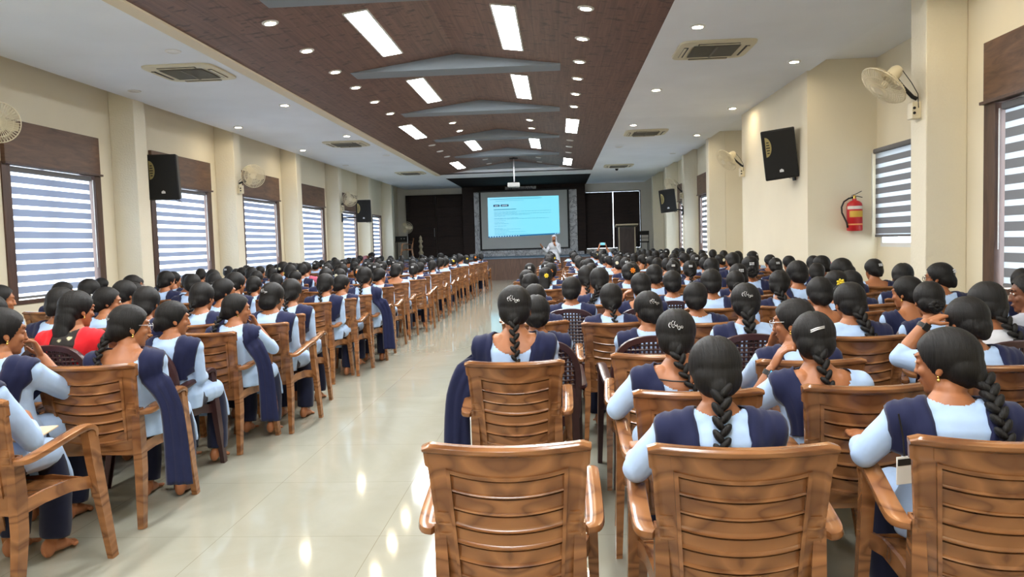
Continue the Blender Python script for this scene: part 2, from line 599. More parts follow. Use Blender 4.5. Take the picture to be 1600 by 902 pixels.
# ceilings: white wings, the taller margin over the window bays, the walnut vault between them
mb = MB().span((CL - .02, Y0, ZC), (-4.0, Y1, ZC + .05)).span((1.23, Y0, ZC), (CR + .04, Y1, ZC + .05))
mb.span((-4.0, 26.52, ZC), (1.23, 28.0, ZC + .05))
mb.span((XL - .3, Y0 - .2, ZT), (CL + .3, Y1 + .2, ZT + .08)).span((CR - .3, Y0 - .2, ZT), (5.0, Y1 + .2, ZT + .08))
mb.span((CL - .02, Y0, ZC + .05), (CL + .01, Y1, ZT)).span((CR + .01, Y0, ZC + .05), (CR + .04, Y1, ZT))
struct('ceiling', mb, M['ceiling'], smooth=0)
ZA, XM = 4.15, -1.385
def vz(x):
    return ZA - (ZA - ZC) / 2.615 * abs(x - XM)
mb = MB()
for s in (-1, 1):
    e = XM + s * 2.615
    p = [(e, Y0, ZC), (XM, Y0, ZA), (XM, 26.52, ZA), (e, 26.52, ZC)]
    mb.add([(a, b, c + d) for d in (0, .06) for a, b, c in p], [(0, 1, 2, 3) if s > 0 else (3, 2, 1, 0), (4, 5, 6, 7), (0, 1, 5, 4), (1, 2, 6, 5), (2, 3, 7, 6), (3, 0, 4, 7)])
struct('ceiling_vault', mb, M['vault'], smooth=0)
struct('wall_vault_end', MB().add([(-4.0, 26.52, ZC + .01), (1.23, 26.52, ZC + .01), (XM, 26.52, ZA + .06), (-4.0, 26.6, ZC + .01), (1.23, 26.6, ZC + .01), (XM, 26.6, ZA + .06)],
       [(0, 1, 2), (5, 4, 3), (0, 2, 5, 3), (1, 4, 5, 2), (0, 3, 4, 1)]), M['ceiling'], smooth=0)
struct('trim_1', bevelled(MB().span((-4.17, Y0, ZC - .025), (-3.995, 26.55, ZC + .02)), .008), M['cornice'])
for k, y in enumerate([8.0, 11.55, 15.15, 19.0, 22.71, 26.5]):
    xa, xb, zb = -2.95, 0.1, 3.94
    tri = [(xa, zb), (xb, zb), (xb, vz(xb) + .01), (XM, ZA + .01), (xa, vz(xa) + .01)]
    n = len(tri)
    mb = MB().add([(x, yy, z) for yy in (y - .42, y) for x, z in tri],
                  [tuple(range(n)), tuple(range(2 * n - 1, n - 1, -1))] + [(i, n + i, n + (i + 1) % n, (i + 1) % n) for i in range(n)])
    struct('ceiling_beam_%d' % (k + 1), mb, M['beam'], smooth=0)
for side, x in (('left', XL), ('right', XR)):
    s = 1 if side == 'left' else -1
    ya, yb = (Y0, Y1) if side == 'left' else (Y0, 7.97)
    struct('baseboard_' + side, MB().span((x, ya, 0), (x + s * .015, yb, .1)), M['cornice'], smooth=0)

# windows with walnut surrounds, and a zebra blind in each
win_n = [0]
BAND = .143
def blind(x, s, y0, y1, z0, z1, label, sheer='sheer', band='band', phase=0.0, bright=.056, group='zebra blinds in the windows', lift=0.0):
    t = thing('zebra_blind', label, 'blind', (x, (y0 + y1) / 2, z0), 0, group)
    hw, h = (y1 - y0) / 2, z1 - z0
    obj('headrail', bevelled(MB().box((s * .012, 0, h - .035), (.075, hw * 2, .07)), .02, 3), M['band_dark'], t)
    mb = MB()
    ny = 12
    z = h - .07
    k = 0
    zz = [z]
    first = BAND * phase
    while z > 0.0:
        step = (bright if k % 2 == 0 else BAND - bright)
        if k == 0 and first:
            step = first
        z = max(0.0, z - step)
        zz.append(z)
        k += 1
    for k in range(len(zz) - 1):
        a, b = zz[k], zz[k + 1]
        mb.add([(s * .01, -hw + .01, a), (s * .01, hw - .01, a), (s * .01, hw - .01, b), (s * .01, -hw + .01, b)], [(0, 1, 2, 3)], k % 2)
    f = obj('fabric', mb, [M[sheer], M[band]], t, 0)
    obj('bottom_bar', bevelled(MB().box((s * .01, 0, .0), (.022, hw * 2 - .02, .035)), .006), M['band_dark'], t)
    # bead chain loop at the window end nearer the stage
    yc = hw + .012
    obj('bead_chain', MB().tube([(s * .05, yc, h - .05), (s * .05, yc, h * .25), (s * .05, yc + .006, h * .2), (s * .05, yc + .012, h * .25), (s * .05, yc + .012, h - .05)], .003, 6), M['plastic_white'], t)
    return t
def window(x, s, y0, y1, label, header=True, z0=Z_SILL, z1=Z_HEAD, jamb=.13, **kw):
    win_n[0] += 1
    root = put('window_%d' % win_n[0], None, None, (x, 0, 0), kind='structure')
    f = MB()
    d0, d1 = s * .02, -s * .22
    f.span((d0, y0 - .02, z0 - .05), (d1, y0 + jamb, z1)).span((d0, y1 - jamb, z0 - .05), (d1, y1 + .02, z1))
    f.span((d0, y0 + jamb, z0 - .05), (d1, y1 - jamb, z0)).span((d0, y0 + jamb, z1 - .03), (d1, y1 - jamb, z1))
    obj('window_frame', f, M['jamb'], root, 0)
    if header:
        obj('header_panel', bevelled(MB().span((s * .001, y0 - .0, z1 - .005), (s * .06, y1 - .04, Z_HDR)), .004), M['header'], root)
        obj('header_ledge', bevelled(MB().span((s * .001, y0 - .012, z1 - .03), (s * .072, y1 + .012, z1)), .004), M['jamb'], root)
    g = MB().span((-s * .19, y0 + jamb, z0), (-s * .196, y1 - jamb, z1 - .03))
    obj('glass_pane', g, M['glass'], root, 0)
    b = MB()
    ym = (y0 + y1) / 2
    b.span((-s * .17, ym - .025, z0), (-s * .2, ym + .025, z1 - .03))
    obj('mullion', b, M['plastic_white'], root, 0)
    return blind(x - s * .06, s, y0 + jamb + .012, y1 - jamb - .03, z0 + .03, z1 - .04, label, **kw)
order = ['', '', 'nearest the camera', 'behind the wall speaker', 'third along, behind the wall fan', 'fourth along', 'fifth along, beside the far wall speaker']
for k, (a, b) in enumerate(LEFT_WIN):
    lab = 'grey and white striped zebra blind in left window ' + order[k] if order[k] else 'grey and white zebra blind in left window outside the photo, number %s' % ('one', 'two')[k]
    window(XL, 1, a, b, lab, bright=(.05, .05, .048, .062, .05, .056, .056)[k], phase=(0, 0, .3, .6, .2, .5, .1)[k])
window(XL, 1, 28.3, 29.75, 'small striped zebra blind in last left window beside the stage', header=False, z0=.95, z1=2.6, jamb=.09)
order = ['outside the photo', 'at the near end beside the textured column', 'in the narrow gap past the wall fan', 'sliver beside the far right wall speaker']
for k, (a, b) in enumerate(RIGHT_WIN):
    window(XR, -1, a, b, 'dark grey striped zebra blind in right window ' + order[k], band='band_dark', sheer='sheer_dim' if k < 2 else 'sheer', phase=(0, .2, .4, .1)[k], jamb=.17)
# the bare niche window by the fire extinguisher
win_n[0] += 1
root = put('window_%d' % win_n[0], None, None, (4.7, 0, 0), kind='structure')
obj('window_frame', MB().span((0, 9.3, 1.2), (.2, 9.36, 2.56)).span((0, 11.44, 1.2), (.2, 11.5, 2.56)).span((0, 9.36, 1.2), (.2, 11.44, 1.26)).span((0, 9.36, 2.5), (.2, 11.44, 2.56)), M['plastic_white'], root, 0)
obj('glass_pane', MB().span((.15, 9.36, 1.26), (.156, 11.44, 2.5)), M['glass'], root, 0)
blind(4.66, -1, 9.25, 11.56, 1.36, 2.62, 'dark striped zebra blind on niche window by the fire extinguisher', sheer='sheer_dim', band='band_dark', phase=.5)

# the stage
struct('floor_stage', MB().span((XL, 28.72, 0), (XR, Y1, .79)), M['stage_front'], smooth=0)
struct('floor_stage_carpet', bevelled(MB().span((XL, 28.68, .79), (XR, Y1, .82)), .008), M['stage_floor'])
mb = MB()
mb.span((XL - .2, Y1, 0), (1.2, Y1 + .2, ZT)).span((3.56, Y1, 0), (5.0, Y1 + .2, ZT)).span((1.2, Y1, 0), (3.56, Y1 + .2, 1.0)).span((1.2, Y1, 3.46), (3.56, Y1 + .2, ZT))
struct('wall_stage', mb, M['back_wall'], smooth=0)
struct('wall_portal', bevelled(MB().span((-4.03, 32.62, .82), (1.2, Y1, ZC)), .01), M['stage_dark'])
struct('ceiling_canopy', MB().span((-4.02, 27.98, ZC - .006), (1.25, Y1, ZC + .06)), M['canopy'], smooth=0)
fr = MB().span((-3.52, 32.55, .98), (-3.26, 32.66, 3.56)).span((.5, 32.55, .98), (.84, 32.66, 3.56)).span((-3.52, 32.5, .95), (.84, 32.66, 1.08)).span((-3.75, 32.45, .82), (1.1, 32.66, .95))
struct('trim_2', bevelled(fr, .008), M['marble'])
d = put('door_1', None, None, (0, 0, 0), kind='structure')
dp = MB()
for k in range(2):
    dp.span((-6.42 + k * 1.2, 32.93, .84), (-5.235 + k * 1.2, 32.98, 3.46))
    for q in range(6):
        dp.span((-6.39 + k * 1.2, 32.915, .9 + q * .425), (-5.265 + k * 1.2, 32.94, 1.3 + q * .425))
obj('door_panel', bevelled(dp, .006), M['stage_dark'], d)
obj('door_frame', MB().span((-6.52, 32.9, .82), (-6.42, 33.0, 3.54)).span((-4.06, 32.9, .82), (-4.02, 33.0, 3.54)).span((-6.52, 32.9, 3.46), (-4.02, 33.0, 3.54)), M['stage_dark'], d, 0)
obj('door_handle', MB().tube([(-5.3, 32.9, 1.75), (-5.3, 32.86, 1.75), (-5.3, 32.86, 2.1), (-5.3, 32.9, 2.1)], .012, 8), M['silver'], d)
win_n[0] += 1
root = put('window_%d' % win_n[0], None, None, (0, Y1, 0), kind='structure')
obj('window_frame', MB().span((1.2, 0, 1.0), (1.24, .18, 3.46)).span((3.52, 0, 1.0), (3.56, .18, 3.46)).span((1.24, 0, 1.0), (3.52, .18, 1.03)).span((1.24, 0, 3.43), (3.52, .18, 3.46)), M['black'], root, 0)
obj('glass_pane', MB().span((1.24, .15, 1.03), (3.52, .156, 3.43)), M['glass'], root, 0)
for (a, b, lab) in ((1.215, 2.37, 'wide dark roller blind on stage window next to the screen portal'), (2.392, 3.508, 'wide dark roller blind on stage window behind the lectern')):
    t = thing('roller_blind', lab, 'blind', ((a + b) / 2, 32.97, 1.045), 0, 'dark roller blinds on the stage')
    hw = (b - a) / 2
    obj('fabric', MB().span((-hw, -.004, .0), (hw, .004, 2.37)), M['stage_dark'], t, 0)
    obj('bottom_bar', bevelled(MB().box((0, 0, .01), (hw * 2, .02, .03)), .005), M['black'], t)
    obj('roller_tube', MB().tube([(-hw, 0, 2.35), (hw, 0, 2.35)], .022, 12), M['black'], t)
# ------------------------------------------------------------------ lamps and ceiling fittings
ORD = ['first', 'second', 'third', 'fourth', 'fifth', 'sixth', 'seventh', 'eighth', 'ninth', 'tenth', 'eleventh', 'twelfth', 'thirteenth', 'fourteenth', 'fifteenth', 'sixteenth', 'seventeenth', 'eighteenth', 'nineteenth', 'twentieth', 'twenty-first', 'twenty-second']
def tilt_at(x):
    s = (ZA - ZC) / 2.615
    return Matrix.Rotation(math.atan(s) * (1 if x > XM else -1), 4, 'Y') if x is not None else Matrix.Identity(4)
ring_mb = MB().lathe([(.058, 0), (.060, -.012), (.082, -.012), (.092, -.004), (.092, .004), (.058, .004)], n=28)
ring_me = ring_mb.mesh('trim_ring', M['plastic_white'])
dl = MB()
dl.lathe([(.057, -.006), (.057, .003)], n=28)
lit_me = dl.mesh('lamp_lens', M['lamp_warm'])
off_me = dl.mesh('lamp_lens', M['lamp_off'])
def downlight(x, y, lit, label, vault):
    z = vz(x) if vault else ZC
    t = thing('downlight', label, 'ceiling light', (x, y, z - .002), 0, 'round downlights')
    if vault:
        t.rotation_euler = tilt_at(x).to_euler()
    put('trim_ring', ring_me, t)
    put('lens', lit_me if lit else off_me, t)
for side, x in (('left', -3.105), ('right', .365)):
    for k, y in enumerate([8.44, 9.68, 10.91, 12.02, 13.27, 14.5]):
        downlight(x, y, True, 'lit warm downlight, %s in %s row of six on brown ceiling' % (ORD[k], side), True)
    for k, y in enumerate([19.34, 20.65, 21.99]):
        downlight(x, y, False, 'unlit pale downlight, %s in far %s row of three on brown ceiling' % (ORD[k], side), True)
for side, x in (('left', -2.21), ('right', -.54)):
    for k, y in enumerate([16.65, 17.86]):
        downlight(x, y, True, 'lit warm downlight, %s of inner %s pair behind third full beam' % (ORD[k], side), True)
    for k, y in enumerate([24.17, 25.5]):
        downlight(x, y, False, 'unlit downlight, %s of inner %s pair nearest the projector' % (ORD[k], side), True)
for side, xi, xo in (('left', -4.46, -6.12), ('right', 1.64, 3.32)):
    for k, y in enumerate([12.6, 16.35]):
        downlight(xi, y, True, 'lit downlight on white %s ceiling, %s in inner row' % (side, ORD[k]), False)
    if side == 'right':
        downlight(xi, 8.94, True, 'lit downlight on white right ceiling beside nearest air conditioner', False)
    for k, y in enumerate([14.65, 18.43] if side == 'left' else [10.96, 14.71, 18.38]):
        downlight(xo, y, True, 'lit downlight on white %s ceiling near wall, %s in outer row' % (side, ORD[k]), False)
    downlight(xi, 20.16, False, 'unlit downlight on far white %s ceiling, inner row' % side, False)
    downlight(xo, 22.18, False, 'unlit downlight on far white %s ceiling by the wall' % side, False)
downlight(-4.49, 8.97, False, 'unlit downlight beside the nearest left air conditioner', False)
downlight(-6.14, 11.04, False, 'unlit downlight above the nearest left column', False)
# lamps of the half of the hall behind the camera
for x in (-3.105, .365):
    for y in (-1.0, 1.2, 2.4, 3.6, 4.9, 6.1, 7.2):
        downlight(x, y, True, 'lit warm downlight behind the camera on brown ceiling', True)
for x in (-4.46, -6.12, 1.64, 3.32):
    for y in (1.5, 5.0) if x < 0 else (0.4,):
        downlight(x, y, True, 'lit downlight behind the camera on white ceiling', False)
for x, y in ((3.32, 7.25), (1.64, 5.2), (3.32, 3.6), (1.64, 7.0)):
    if y != 7.0:
        downlight(x, y, True, 'lit downlight outside the photo above the right window', False)
fr_mb = MB()
W2, L2 = .125, .97
for a, b in (((-W2 - .02, -L2 - .02, -.012), (-W2, L2 + .02, .01)), ((W2, -L2 - .02, -.012), (W2 + .02, L2 + .02, .01)), ((-W2, -L2 - .02, -.012), (W2, -L2, .01)), ((-W2, L2, -.012), (W2, L2 + .02, .01))):
    fr_mb.span(a, b)
fr_me = fr_mb.mesh('panel_frame', M['plastic_white'], 0)
df_me = MB().span((-W2, -L2, -.004), (W2, L2, .006)).mesh('diffuser', M['lamp_panel'], 0)
def panel(x, y, label):
    t = thing('ceiling_light_panel', label, 'ceiling light', (x, y, vz(x) - .004), 0, 'long white light panels')
    t.rotation_euler = tilt_at(x).to_euler()
    put('frame', fr_me, t)
    put('diffuser', df_me, t)
for side, x in (('left', -2.19), ('right', -.54)):
    for y, n in ((9.56, 'nearest'), (13.13, 'between second and third beams'), (20.65, 'far, between fourth and fifth beams')):
        panel(x, y, 'long white light panel on brown ceiling, inner %s, %s' % (side, n))
for side, x in (('left', -3.12), ('right', .37)):
    for y, n in ((16.95, 'mid hall'), (24.5, 'nearest the stage')):
        panel(x, y, 'white light panel on brown ceiling, outer %s, %s' % (side, n))
for x, y in ((-2.19, 5.9), (-.54, 5.9), (-3.12, 2.2), (.37, 2.2), (-2.19, -1.4), (-.54, -1.4)):
    panel(x, y, 'long white light panel behind the camera')

def cassette(x, y, label):
    t = thing('air_conditioner', label, 'air conditioner', (x, y, ZC), 0, 'ceiling cassette air conditioners')
    p = MB()
    def sq(r, z, n=40):
        ring = []
        for i in range(n):
            a = 2 * PI * i / n
            e = .28
            ring.append((r * math.copysign(abs(math.cos(a)) ** e, math.cos(a)), r * math.copysign(abs(math.sin(a)) ** e, math.sin(a)), z))
        return ring
    p.rings([sq(.475, -.002), sq(.47, -.022), sq(.42, -.034), sq(.34, -.036), sq(.31, -.022)])
    obj('panel', p, M['ac'], t, 30)
    g = MB()
    for i in range(15):
        g.box((0, -.252 + i * .036, -.036), (.56, .014, .012))
    g.span((-.285, -.285, -.034), (.285, .285, -.03)).box((0, 0, -.04), (.03, .56, .01))
    obj('intake_grille', g, M['ac_dark'], t, 0)
    for k in range(4):
        r = Matrix.Rotation(k * PI / 2, 3, 'Z')
        f = MB()
        f.box(r @ Vector((0, .375, -.036)), (.5, .055, .008) if k % 2 == 0 else (.055, .5, .008))
        v = obj('air_vent', f, M['black'], t, 0)
        q = MB().box(r @ Vector((0, .385, -.044)), (.48, .03, .006) if k % 2 == 0 else (.03, .48, .006), None)
        obj('vent_flap', q, M['ac'], v, 0)
for side, x in (('left', -4.8), ('right', 2.03)):
    for k, y in enumerate((10.03, 17.55, 25.25)):
        cassette(x, y, 'ivory cassette air conditioner in white %s ceiling, %s' % (side, ('nearest the camera', 'halfway down the hall', 'farthest, by the stage')[k]))
t = thing('dome_camera', 'small dark dome camera on far right white ceiling', 'security camera', (2.02, 25.9, ZC))
obj('base_ring', MB().lathe([(.07, 0), (.075, -.03), (.06, -.045), (.0, -.045)], n=20), M['plastic_white'], t)
obj('dome', MB().ell((0, 0, -.05), (.055, .055, .06), None, 18, 12), M['black'], t)

# ------------------------------------------------------------------ wall speakers and fans
def speaker(loc, rz, tilt, roll, mount, label, wd=.5, ht=.74):
    t = thing('wall_speaker', label, 'speaker', loc, 0, 'black wall speakers')
    t.rotation_euler = (tilt, roll, rz)
    h = ht / 2
    w_, r_ = wd / 2, wd / 2 * .62
    d = .34
    c = MB().add([(-w_, 0, -h), (w_, 0, -h), (w_, 0, h), (-w_, 0, h), (-r_, d, -h * .96), (r_, d, -h * .96), (r_, d, h * .96), (-r_, d, h * .96)],
                 [(0, 1, 2, 3), (5, 4, 7, 6), (0, 4, 5, 1), (3, 2, 6, 7), (0, 3, 7, 4), (1, 5, 6, 2)])
    obj('cabinet', bevelled(c, .018, 2), M['black'], t)
    g = bevelled(MB().span((-w_ + .015, -.012, -h + .02), (w_ - .015, .004, h - .02)), .006)
    obj('grille', g, M['grille'], t)
    horn = MB()
    pts = [(math.sin(a) * .085, math.cos(a) * .15) for a in [PI * i / 16 for i in range(17)]]
    n = len(pts)
    horn.add([(x, y, z) for y in (-.012, -.02) for x, z in pts], [tuple(range(n, 2 * n))] + [(i, i + 1, n + i + 1, n + i) for i in range(n - 1)] + [(n - 1, 0, n, 2 * n - 1)])
    ho = obj('horn_flare', horn, M['horn'], t, 0)
    ho.location = (-w_ + .055, 0, h - .25)
    sl = MB()
    for i in range(5):
        sl.box((.035, -.022, -.09 + i * .04), (.055 - abs(i - 2) * .01, .006, .016))
    obj('horn_slots', sl, M['black'], ho, 0)
    bd = MB().add([(-.03, -.014, -.02), (.03, -.014, -.02), (.03, -.014, .01), (0, -.014, .03), (-.03, -.014, .01)], [(0, 1, 2, 3, 4)])
    bd.add([(-.03, -.02, -.02), (.03, -.02, -.02), (.03, -.02, .01), (0, -.02, .03), (-.03, -.02, .01)], [(0, 1, 2, 3, 4)])
    bo = obj('badge', bd, M['badge'], t, 0)
    bo.location = (0, 0, -h + .13)
    inv = t.matrix_basis.inverted()
    mp = inv @ Vector(mount[0])
    ma = inv @ Vector(mount[1])
    br = MB().tube([(0, d * .8, -h * .55), ma, mp], .022, 10)
    obj('bracket_arm', br, M['black'], t)
    pl = obj('wall_plate', bevelled(MB().box((0, 0, 0), mount[2]), .006), M['black'], t)
    pl.matrix_basis = inv @ Matrix.Translation(Vector(mount[0]))
    obj('cable', MB().tube([(w_ * .5, d * .7, -h), (w_ * .7, d * .8, -h - .05), ma + Vector((0, 0, -.06)), mp + Vector((0, 0, -.05))], .005, 6), M['black'], t)
speaker((-6.39, 12.18, 2.64), math.radians(6), math.radians(6), 0, ((-6.885, 12.42, 2.5), (-6.7, 12.42, 2.5), (.03, .1, .26)), 'black loudspeaker hanging in front of second left window header')
speaker((-5.88, 23.1, 2.49), math.radians(6), math.radians(6), 0, ((-6.485, 22.9, 2.3), (-6.2, 23.1, 2.3), (.03, .1, .26)), 'distant black loudspeaker high on the left wall near the stage', .47, .68)
speaker((3.41, 12.0, 2.64), math.radians(-14), math.radians(9), math.radians(-6), ((3.685, 12.2, 2.38), (3.6, 12.26, 2.36), (.03, .1, .26)), 'tilted black loudspeaker on right wall left of the fire extinguisher', .5, .76)
speaker((3.2, 22.5, 2.47), math.radians(-14), math.radians(8), math.radians(-5), ((3.685, 22.85, 2.2), (3.4, 22.8, 2.25), (.03, .1, .26)), 'distant black loudspeaker on the right wall below a fan', .47, .66)

def cage_mb(r, depth, nrib, wire):
    mb = MB()
    for f in (1.0, .72, .42):
        z = depth * (1 - f * f) ** .5 if f < 1 else 0
        mb.tube([(r * f * math.cos(a), r * f * math.sin(a), z) for a in [2 * PI * i / 40 for i in range(40)]], wire * (1.8 if f == 1 else 1), 5, 0, False, True)
    for k in range(nrib):
        a = 2 * PI * k / nrib
        mb.tube([(r * f * math.cos(a), r * f * math.sin(a), depth * math.sqrt(max(0, 1 - f * f))) for f in (1, .93, .75, .5, .22)], wire, 4)
    return mb
def fan_head(t, r, c, n, M_body, wire=.0034):
    q = Vector((0, 0, 1)).rotation_difference(Vector(n).normalized())
    m = Matrix.Translation(Vector(c)) @ q.to_matrix().to_4x4()
    parts = []
    cg = obj('front_cage', cage_mb(r, .075, 44, wire), M['plastic_cream'], t)
    hub = MB().lathe([(0.0, .078), (.05, .076), (.052, .066), (.0, .064)], n=20)
    hb = obj('cage_badge', hub, M['plastic_cream'], cg)
    rc = cage_mb(r, .075, 44, wire)
    rc.v = [(x, y, -z) for x, y, z in rc.v]
    parts += [cg, obj('rear_cage', rc, M['plastic_cream'], t)]
    bl = MB()
    for k in range(3):
        b0 = k * 2 * PI / 3
        rows = []
        for i in range(7):
            f = .18 + .74 * i / 6
            wd = .32 + .38 * math.sin(PI * min(1, i / 6 + .15)) if i < 6 else .3
            row = []
            for j in range(7):
                u = j / 6 - .5
                a = b0 + u * wd * 1.6 + .25 * f
                row.append((r * f * math.cos(a), r * f * math.sin(a), u * .05))
            rows.append(row)
        vs = [p for row in rows for p in row] + [(x, y, z - .004) for row in rows for x, y, z in row]
        fs = []
        for i in range(6):
            for j in range(6):
                a = i * 7 + j
                fs += [(a, a + 1, a + 8, a + 7), (49 + a + 7, 49 + a + 8, 49 + a + 1, 49 + a)]
        bl.add(vs, fs)
    bl.lathe([(0, .03), (.042, .026), (.045, -.03), (0, -.03)], n=18)
    parts.append(obj('blades', bl, M['plastic_cream'], t, 50))
    mo = MB().lathe([(0, -.24), (.045, -.235), (.066, -.2), (.072, -.1), (.06, -.075), (0, -.07)], n=24)
    parts.append(obj('motor_housing', mo, M['plastic_cream'], t, 50))
    for p in parts:
        p.matrix_basis = m
    return m
def wall_fan(c, n, r, wall, s, label):
    """c: hub; wall: point on the column face; s: +1 when the wall is to the left"""
    t = thing('wall_fan', label, 'fan', wall, 0, 'cream wall fans')
    W = Vector(wall)
    cl = Vector(c) - W
    m = fan_head(t, r, cl, n, M['plastic_cream'])
    back = cl - Vector(n).normalized() * .16 + Vector((0, 0, -.03))
    obj('arm', MB().tube([Vector((s * .02, 0, .0)), Vector((s * .06, 0, .02)), Vector((back.x * .6, back.y * .6, back.z * .5)), back], [.02, .02, .018, .022], 10), M['black'], t)
    bx = obj('control_box', bevelled(MB().box((s * .045, 0, -.12), (.09, .12, .17)), .008), M['plastic_cream'], t)
    obj('knob', MB().disc((s * .07, -.062, -.1), .014, 14, .014, 'y').disc((s * .07, -.062, -.15), .014, 14, .014, 'y'), M['black'], bx)
    obj('cord', MB().tube([back + Vector((0, 0, .02)), back * .7 + Vector((0, -.03, .12)), back * .35 + Vector((0, -.03, .08)), Vector((s * .03, -.05, .04)), Vector((s * .03, -.065, -.1))], .004, 6), M['black'], t)
    return t
wall_fan((-6.08, 8.12, 2.9), (.45, -.88, -.12), .22, (-6.5, 8.13, 2.78), 1, 'cream wall fan cut off at the left edge above nearest window')
wall_fan((-6.17, 15.4, 2.92), (.3, -.94, -.12), .23, (-6.5, 15.42, 2.78), 1, 'cream wall fan on second left column above the third window')
wall_fan((-6.22, 22.85, 2.85), (.4, -.9, -.15), .22, (-6.5, 22.85, 2.7), 1, 'distant wall fan on left wall beside the far loudspeaker')
wall_fan((3.36, 8.15, 2.91), (-.68, -.06, -.73), .25, (3.7, 8.13, 2.76), -1, 'cream wall fan on the textured column near the top right')
wall_fan((3.33, 15.35, 2.9), (-.745, -.3, -.6), .24, (3.7, 15.45, 2.78), -1, 'cream wall fan on right wall left of the tilted loudspeaker')
wall_fan((3.34, 22.85, 2.95), (-.7, -.5, -.5), .23, (3.7, 22.87, 2.75), -1, 'distant wall fan above the far right loudspeaker')

# ------------------------------------------------------------------ fire extinguisher
t = thing('fire_extinguisher', 'red fire extinguisher with black hose hung on right wall', 'fire extinguisher', (4.33, 11.5, 1.44))
obj('cylinder', MB().lathe([(0, 0), (.098, 0), (.108, .012), (.108, .36), (.1, .4), (.07, .43), (.03, .445), (.028, .47), (0, .47)], n=32), M['red'], t, 50)
lb = MB()
def arc_band(mb, r, a0, a1, z0, z1, n=14):
    vs = [(r * math.cos(a0 + (a1 - a0) * i / n), r * math.sin(a0 + (a1 - a0) * i / n), z) for z in (z0, z1) for i in range(n + 1)]
    return mb.add(vs, [(i, i + 1, n + 2 + i, n + 1 + i) for i in range(n)])
obj('name_label', arc_band(MB(), .1095, PI * 1.05, PI * 1.95, .315, .36), M['label_white'], t)
obj('instruction_label', arc_band(MB(), .1095, PI * 1.18, PI * 1.92, .2, .29), M['label_yellow'], t)
obj('strap', arc_band(MB(), .1105, PI * .9, PI * 2.1, .085, .105), M['label_pink'], t)
obj('valve', MB().lathe([(0, .45), (.024, .45), (.024, .5), (.016, .52), (0, .52)], n=16), M['gold'], t)
obj('handle', MB().sweep([(-.05, 0, .5), (.03, 0, .505), (.11, 0, .485)], [(-.012, -.004), (.012, -.004), (.012, .004), (-.012, .004)]), M['black'], t)
obj('lever', MB().sweep([(-.04, 0, .515), (.02, 0, .535), (.1, 0, .575)], [(-.012, -.004), (.012, -.004), (.012, .004), (-.012, .004)]), M['black'], t)
obj('hose', MB().tube([(-.02, 0, .485), (-.08, 0, .475), (-.15, 0, .43), (-.185, 0, .35), (-.18, 0, .27), (-.15, -.02, .19), (-.125, -.04, .12), (-.115, -.04, .05)], .012, 10), M['black'], t)
obj('wall_bracket', MB().box((0, .113, .3), (.06, .012, .2)), M['black'], t, 0)

# ------------------------------------------------------------------ stage things
t = thing('projector', 'white projector hanging from the brown ceiling by a pole', 'projector', (XM, 25.0, 3.2))
obj('body', bevelled(MB().box((0, 0, .07), (.38, .3, .13)), .02, 3), M['plastic_white'], t)
obj('lens', MB().lathe([(.05, 0), (.055, .05), (.04, .05), (.035, .02), (0, .02)], n=20), M['black'], t).matrix_basis = Matrix.Translation((.1, .15, .07)) @ Matrix.Rotation(-PI / 2, 4, 'X')
obj('pole', MB().tube([(.02, 0, .13), (.02, 0, .9)], .02, 12), M['silver'], t)
obj('ceiling_plate', MB().box((.02, 0, .915), (.26, .06, .03)).box((.02, 0, .92), (.06, .2, .03)), M['black'], t, 0)
obj('mount_clamp', MB().box((.02, 0, .15), (.12, .12, .03)).tube([(.02, 0, .17), (.08, 0, .22), (.02, 0, .3)], .008, 8), M['black'], t)
t = thing('projection_screen', 'grey projection screen showing a pale blue web page', 'projection screen', (-1.39, 32.42, 1.12))
SX = -1.39
obj('fabric', MB().span((-1.82, -.004, .02), (1.82, .004, 2.42)), M['screen'], t, 0)
bor = MB().span((-1.9, -.008, -.04), (-1.82, .01, 2.42)).span((1.82, -.008, -.04), (1.9, .01, 2.42)).span((-1.82, -.008, -.04), (1.82, .01, .02))
obj('black_border', bor, M['black'], t, 0)
obj('case', bevelled(MB().span((-1.95, -.06, 2.42), (1.95, .08, 2.5)), .01), M['black'], t)
# the projected page, in the hall's own coordinates of the wall
Yp = -.007
page = MB().add([(-1.54, Yp, .50), (1.48, Yp, .57), (1.47, Yp, 2.19), (-1.53, Yp, 2.19)], [(0, 1, 2, 3)])
pg = obj('projected_page', page, M['slide'], t, 0)
tx = MB()
random.seed(3)
def line(x0, z, wd, h=.012):
    tx.add([(x0, Yp - .002, z), (x0 + wd, Yp - .002, z + wd * .006), (x0 + wd, Yp - .002, z + h + wd * .006), (x0, Yp - .002, z + h)], [(0, 1, 2, 3)])
line(-1.28, 1.66, .95, .03)
for z, wd in ((1.58, 2.4), (1.53, 1.0), (1.49, 2.4), (1.44, 1.5), (1.39, .5), (1.30, 1.0), (1.27, 2.3), (1.2, .5), (1.12, .4), (1.07, .6), (.98, .5), (.88, .35), (.84, 1.1), (.78, .6), (.72, 1.3), (.66, .5), (.62, 1.5)):
    x = -1.27
    e = x + wd
    while x < e - .03:
        q = random.uniform(.05, .16)
        line(x, z, min(q, e - x))
        x += q + .02
line(-1.45, 2.1, 2.2, .02)
line(-1.2, 2.03, 1.2, .012)
obj('page_lettering', tx, M['slide_text'], pg, 0)
bt = MB()
for x0, wd in ((-1.29, .26), (-.98, .33)):
    bt.add([(x0, Yp - .002, 1.8), (x0 + wd, Yp - .002, 1.8), (x0 + wd, Yp - .002, 1.885), (x0, Yp - .002, 1.885)], [(0, 1, 2, 3)])
obj('page_buttons', bt, M['slide_navy'], pg, 0)
bw = MB()
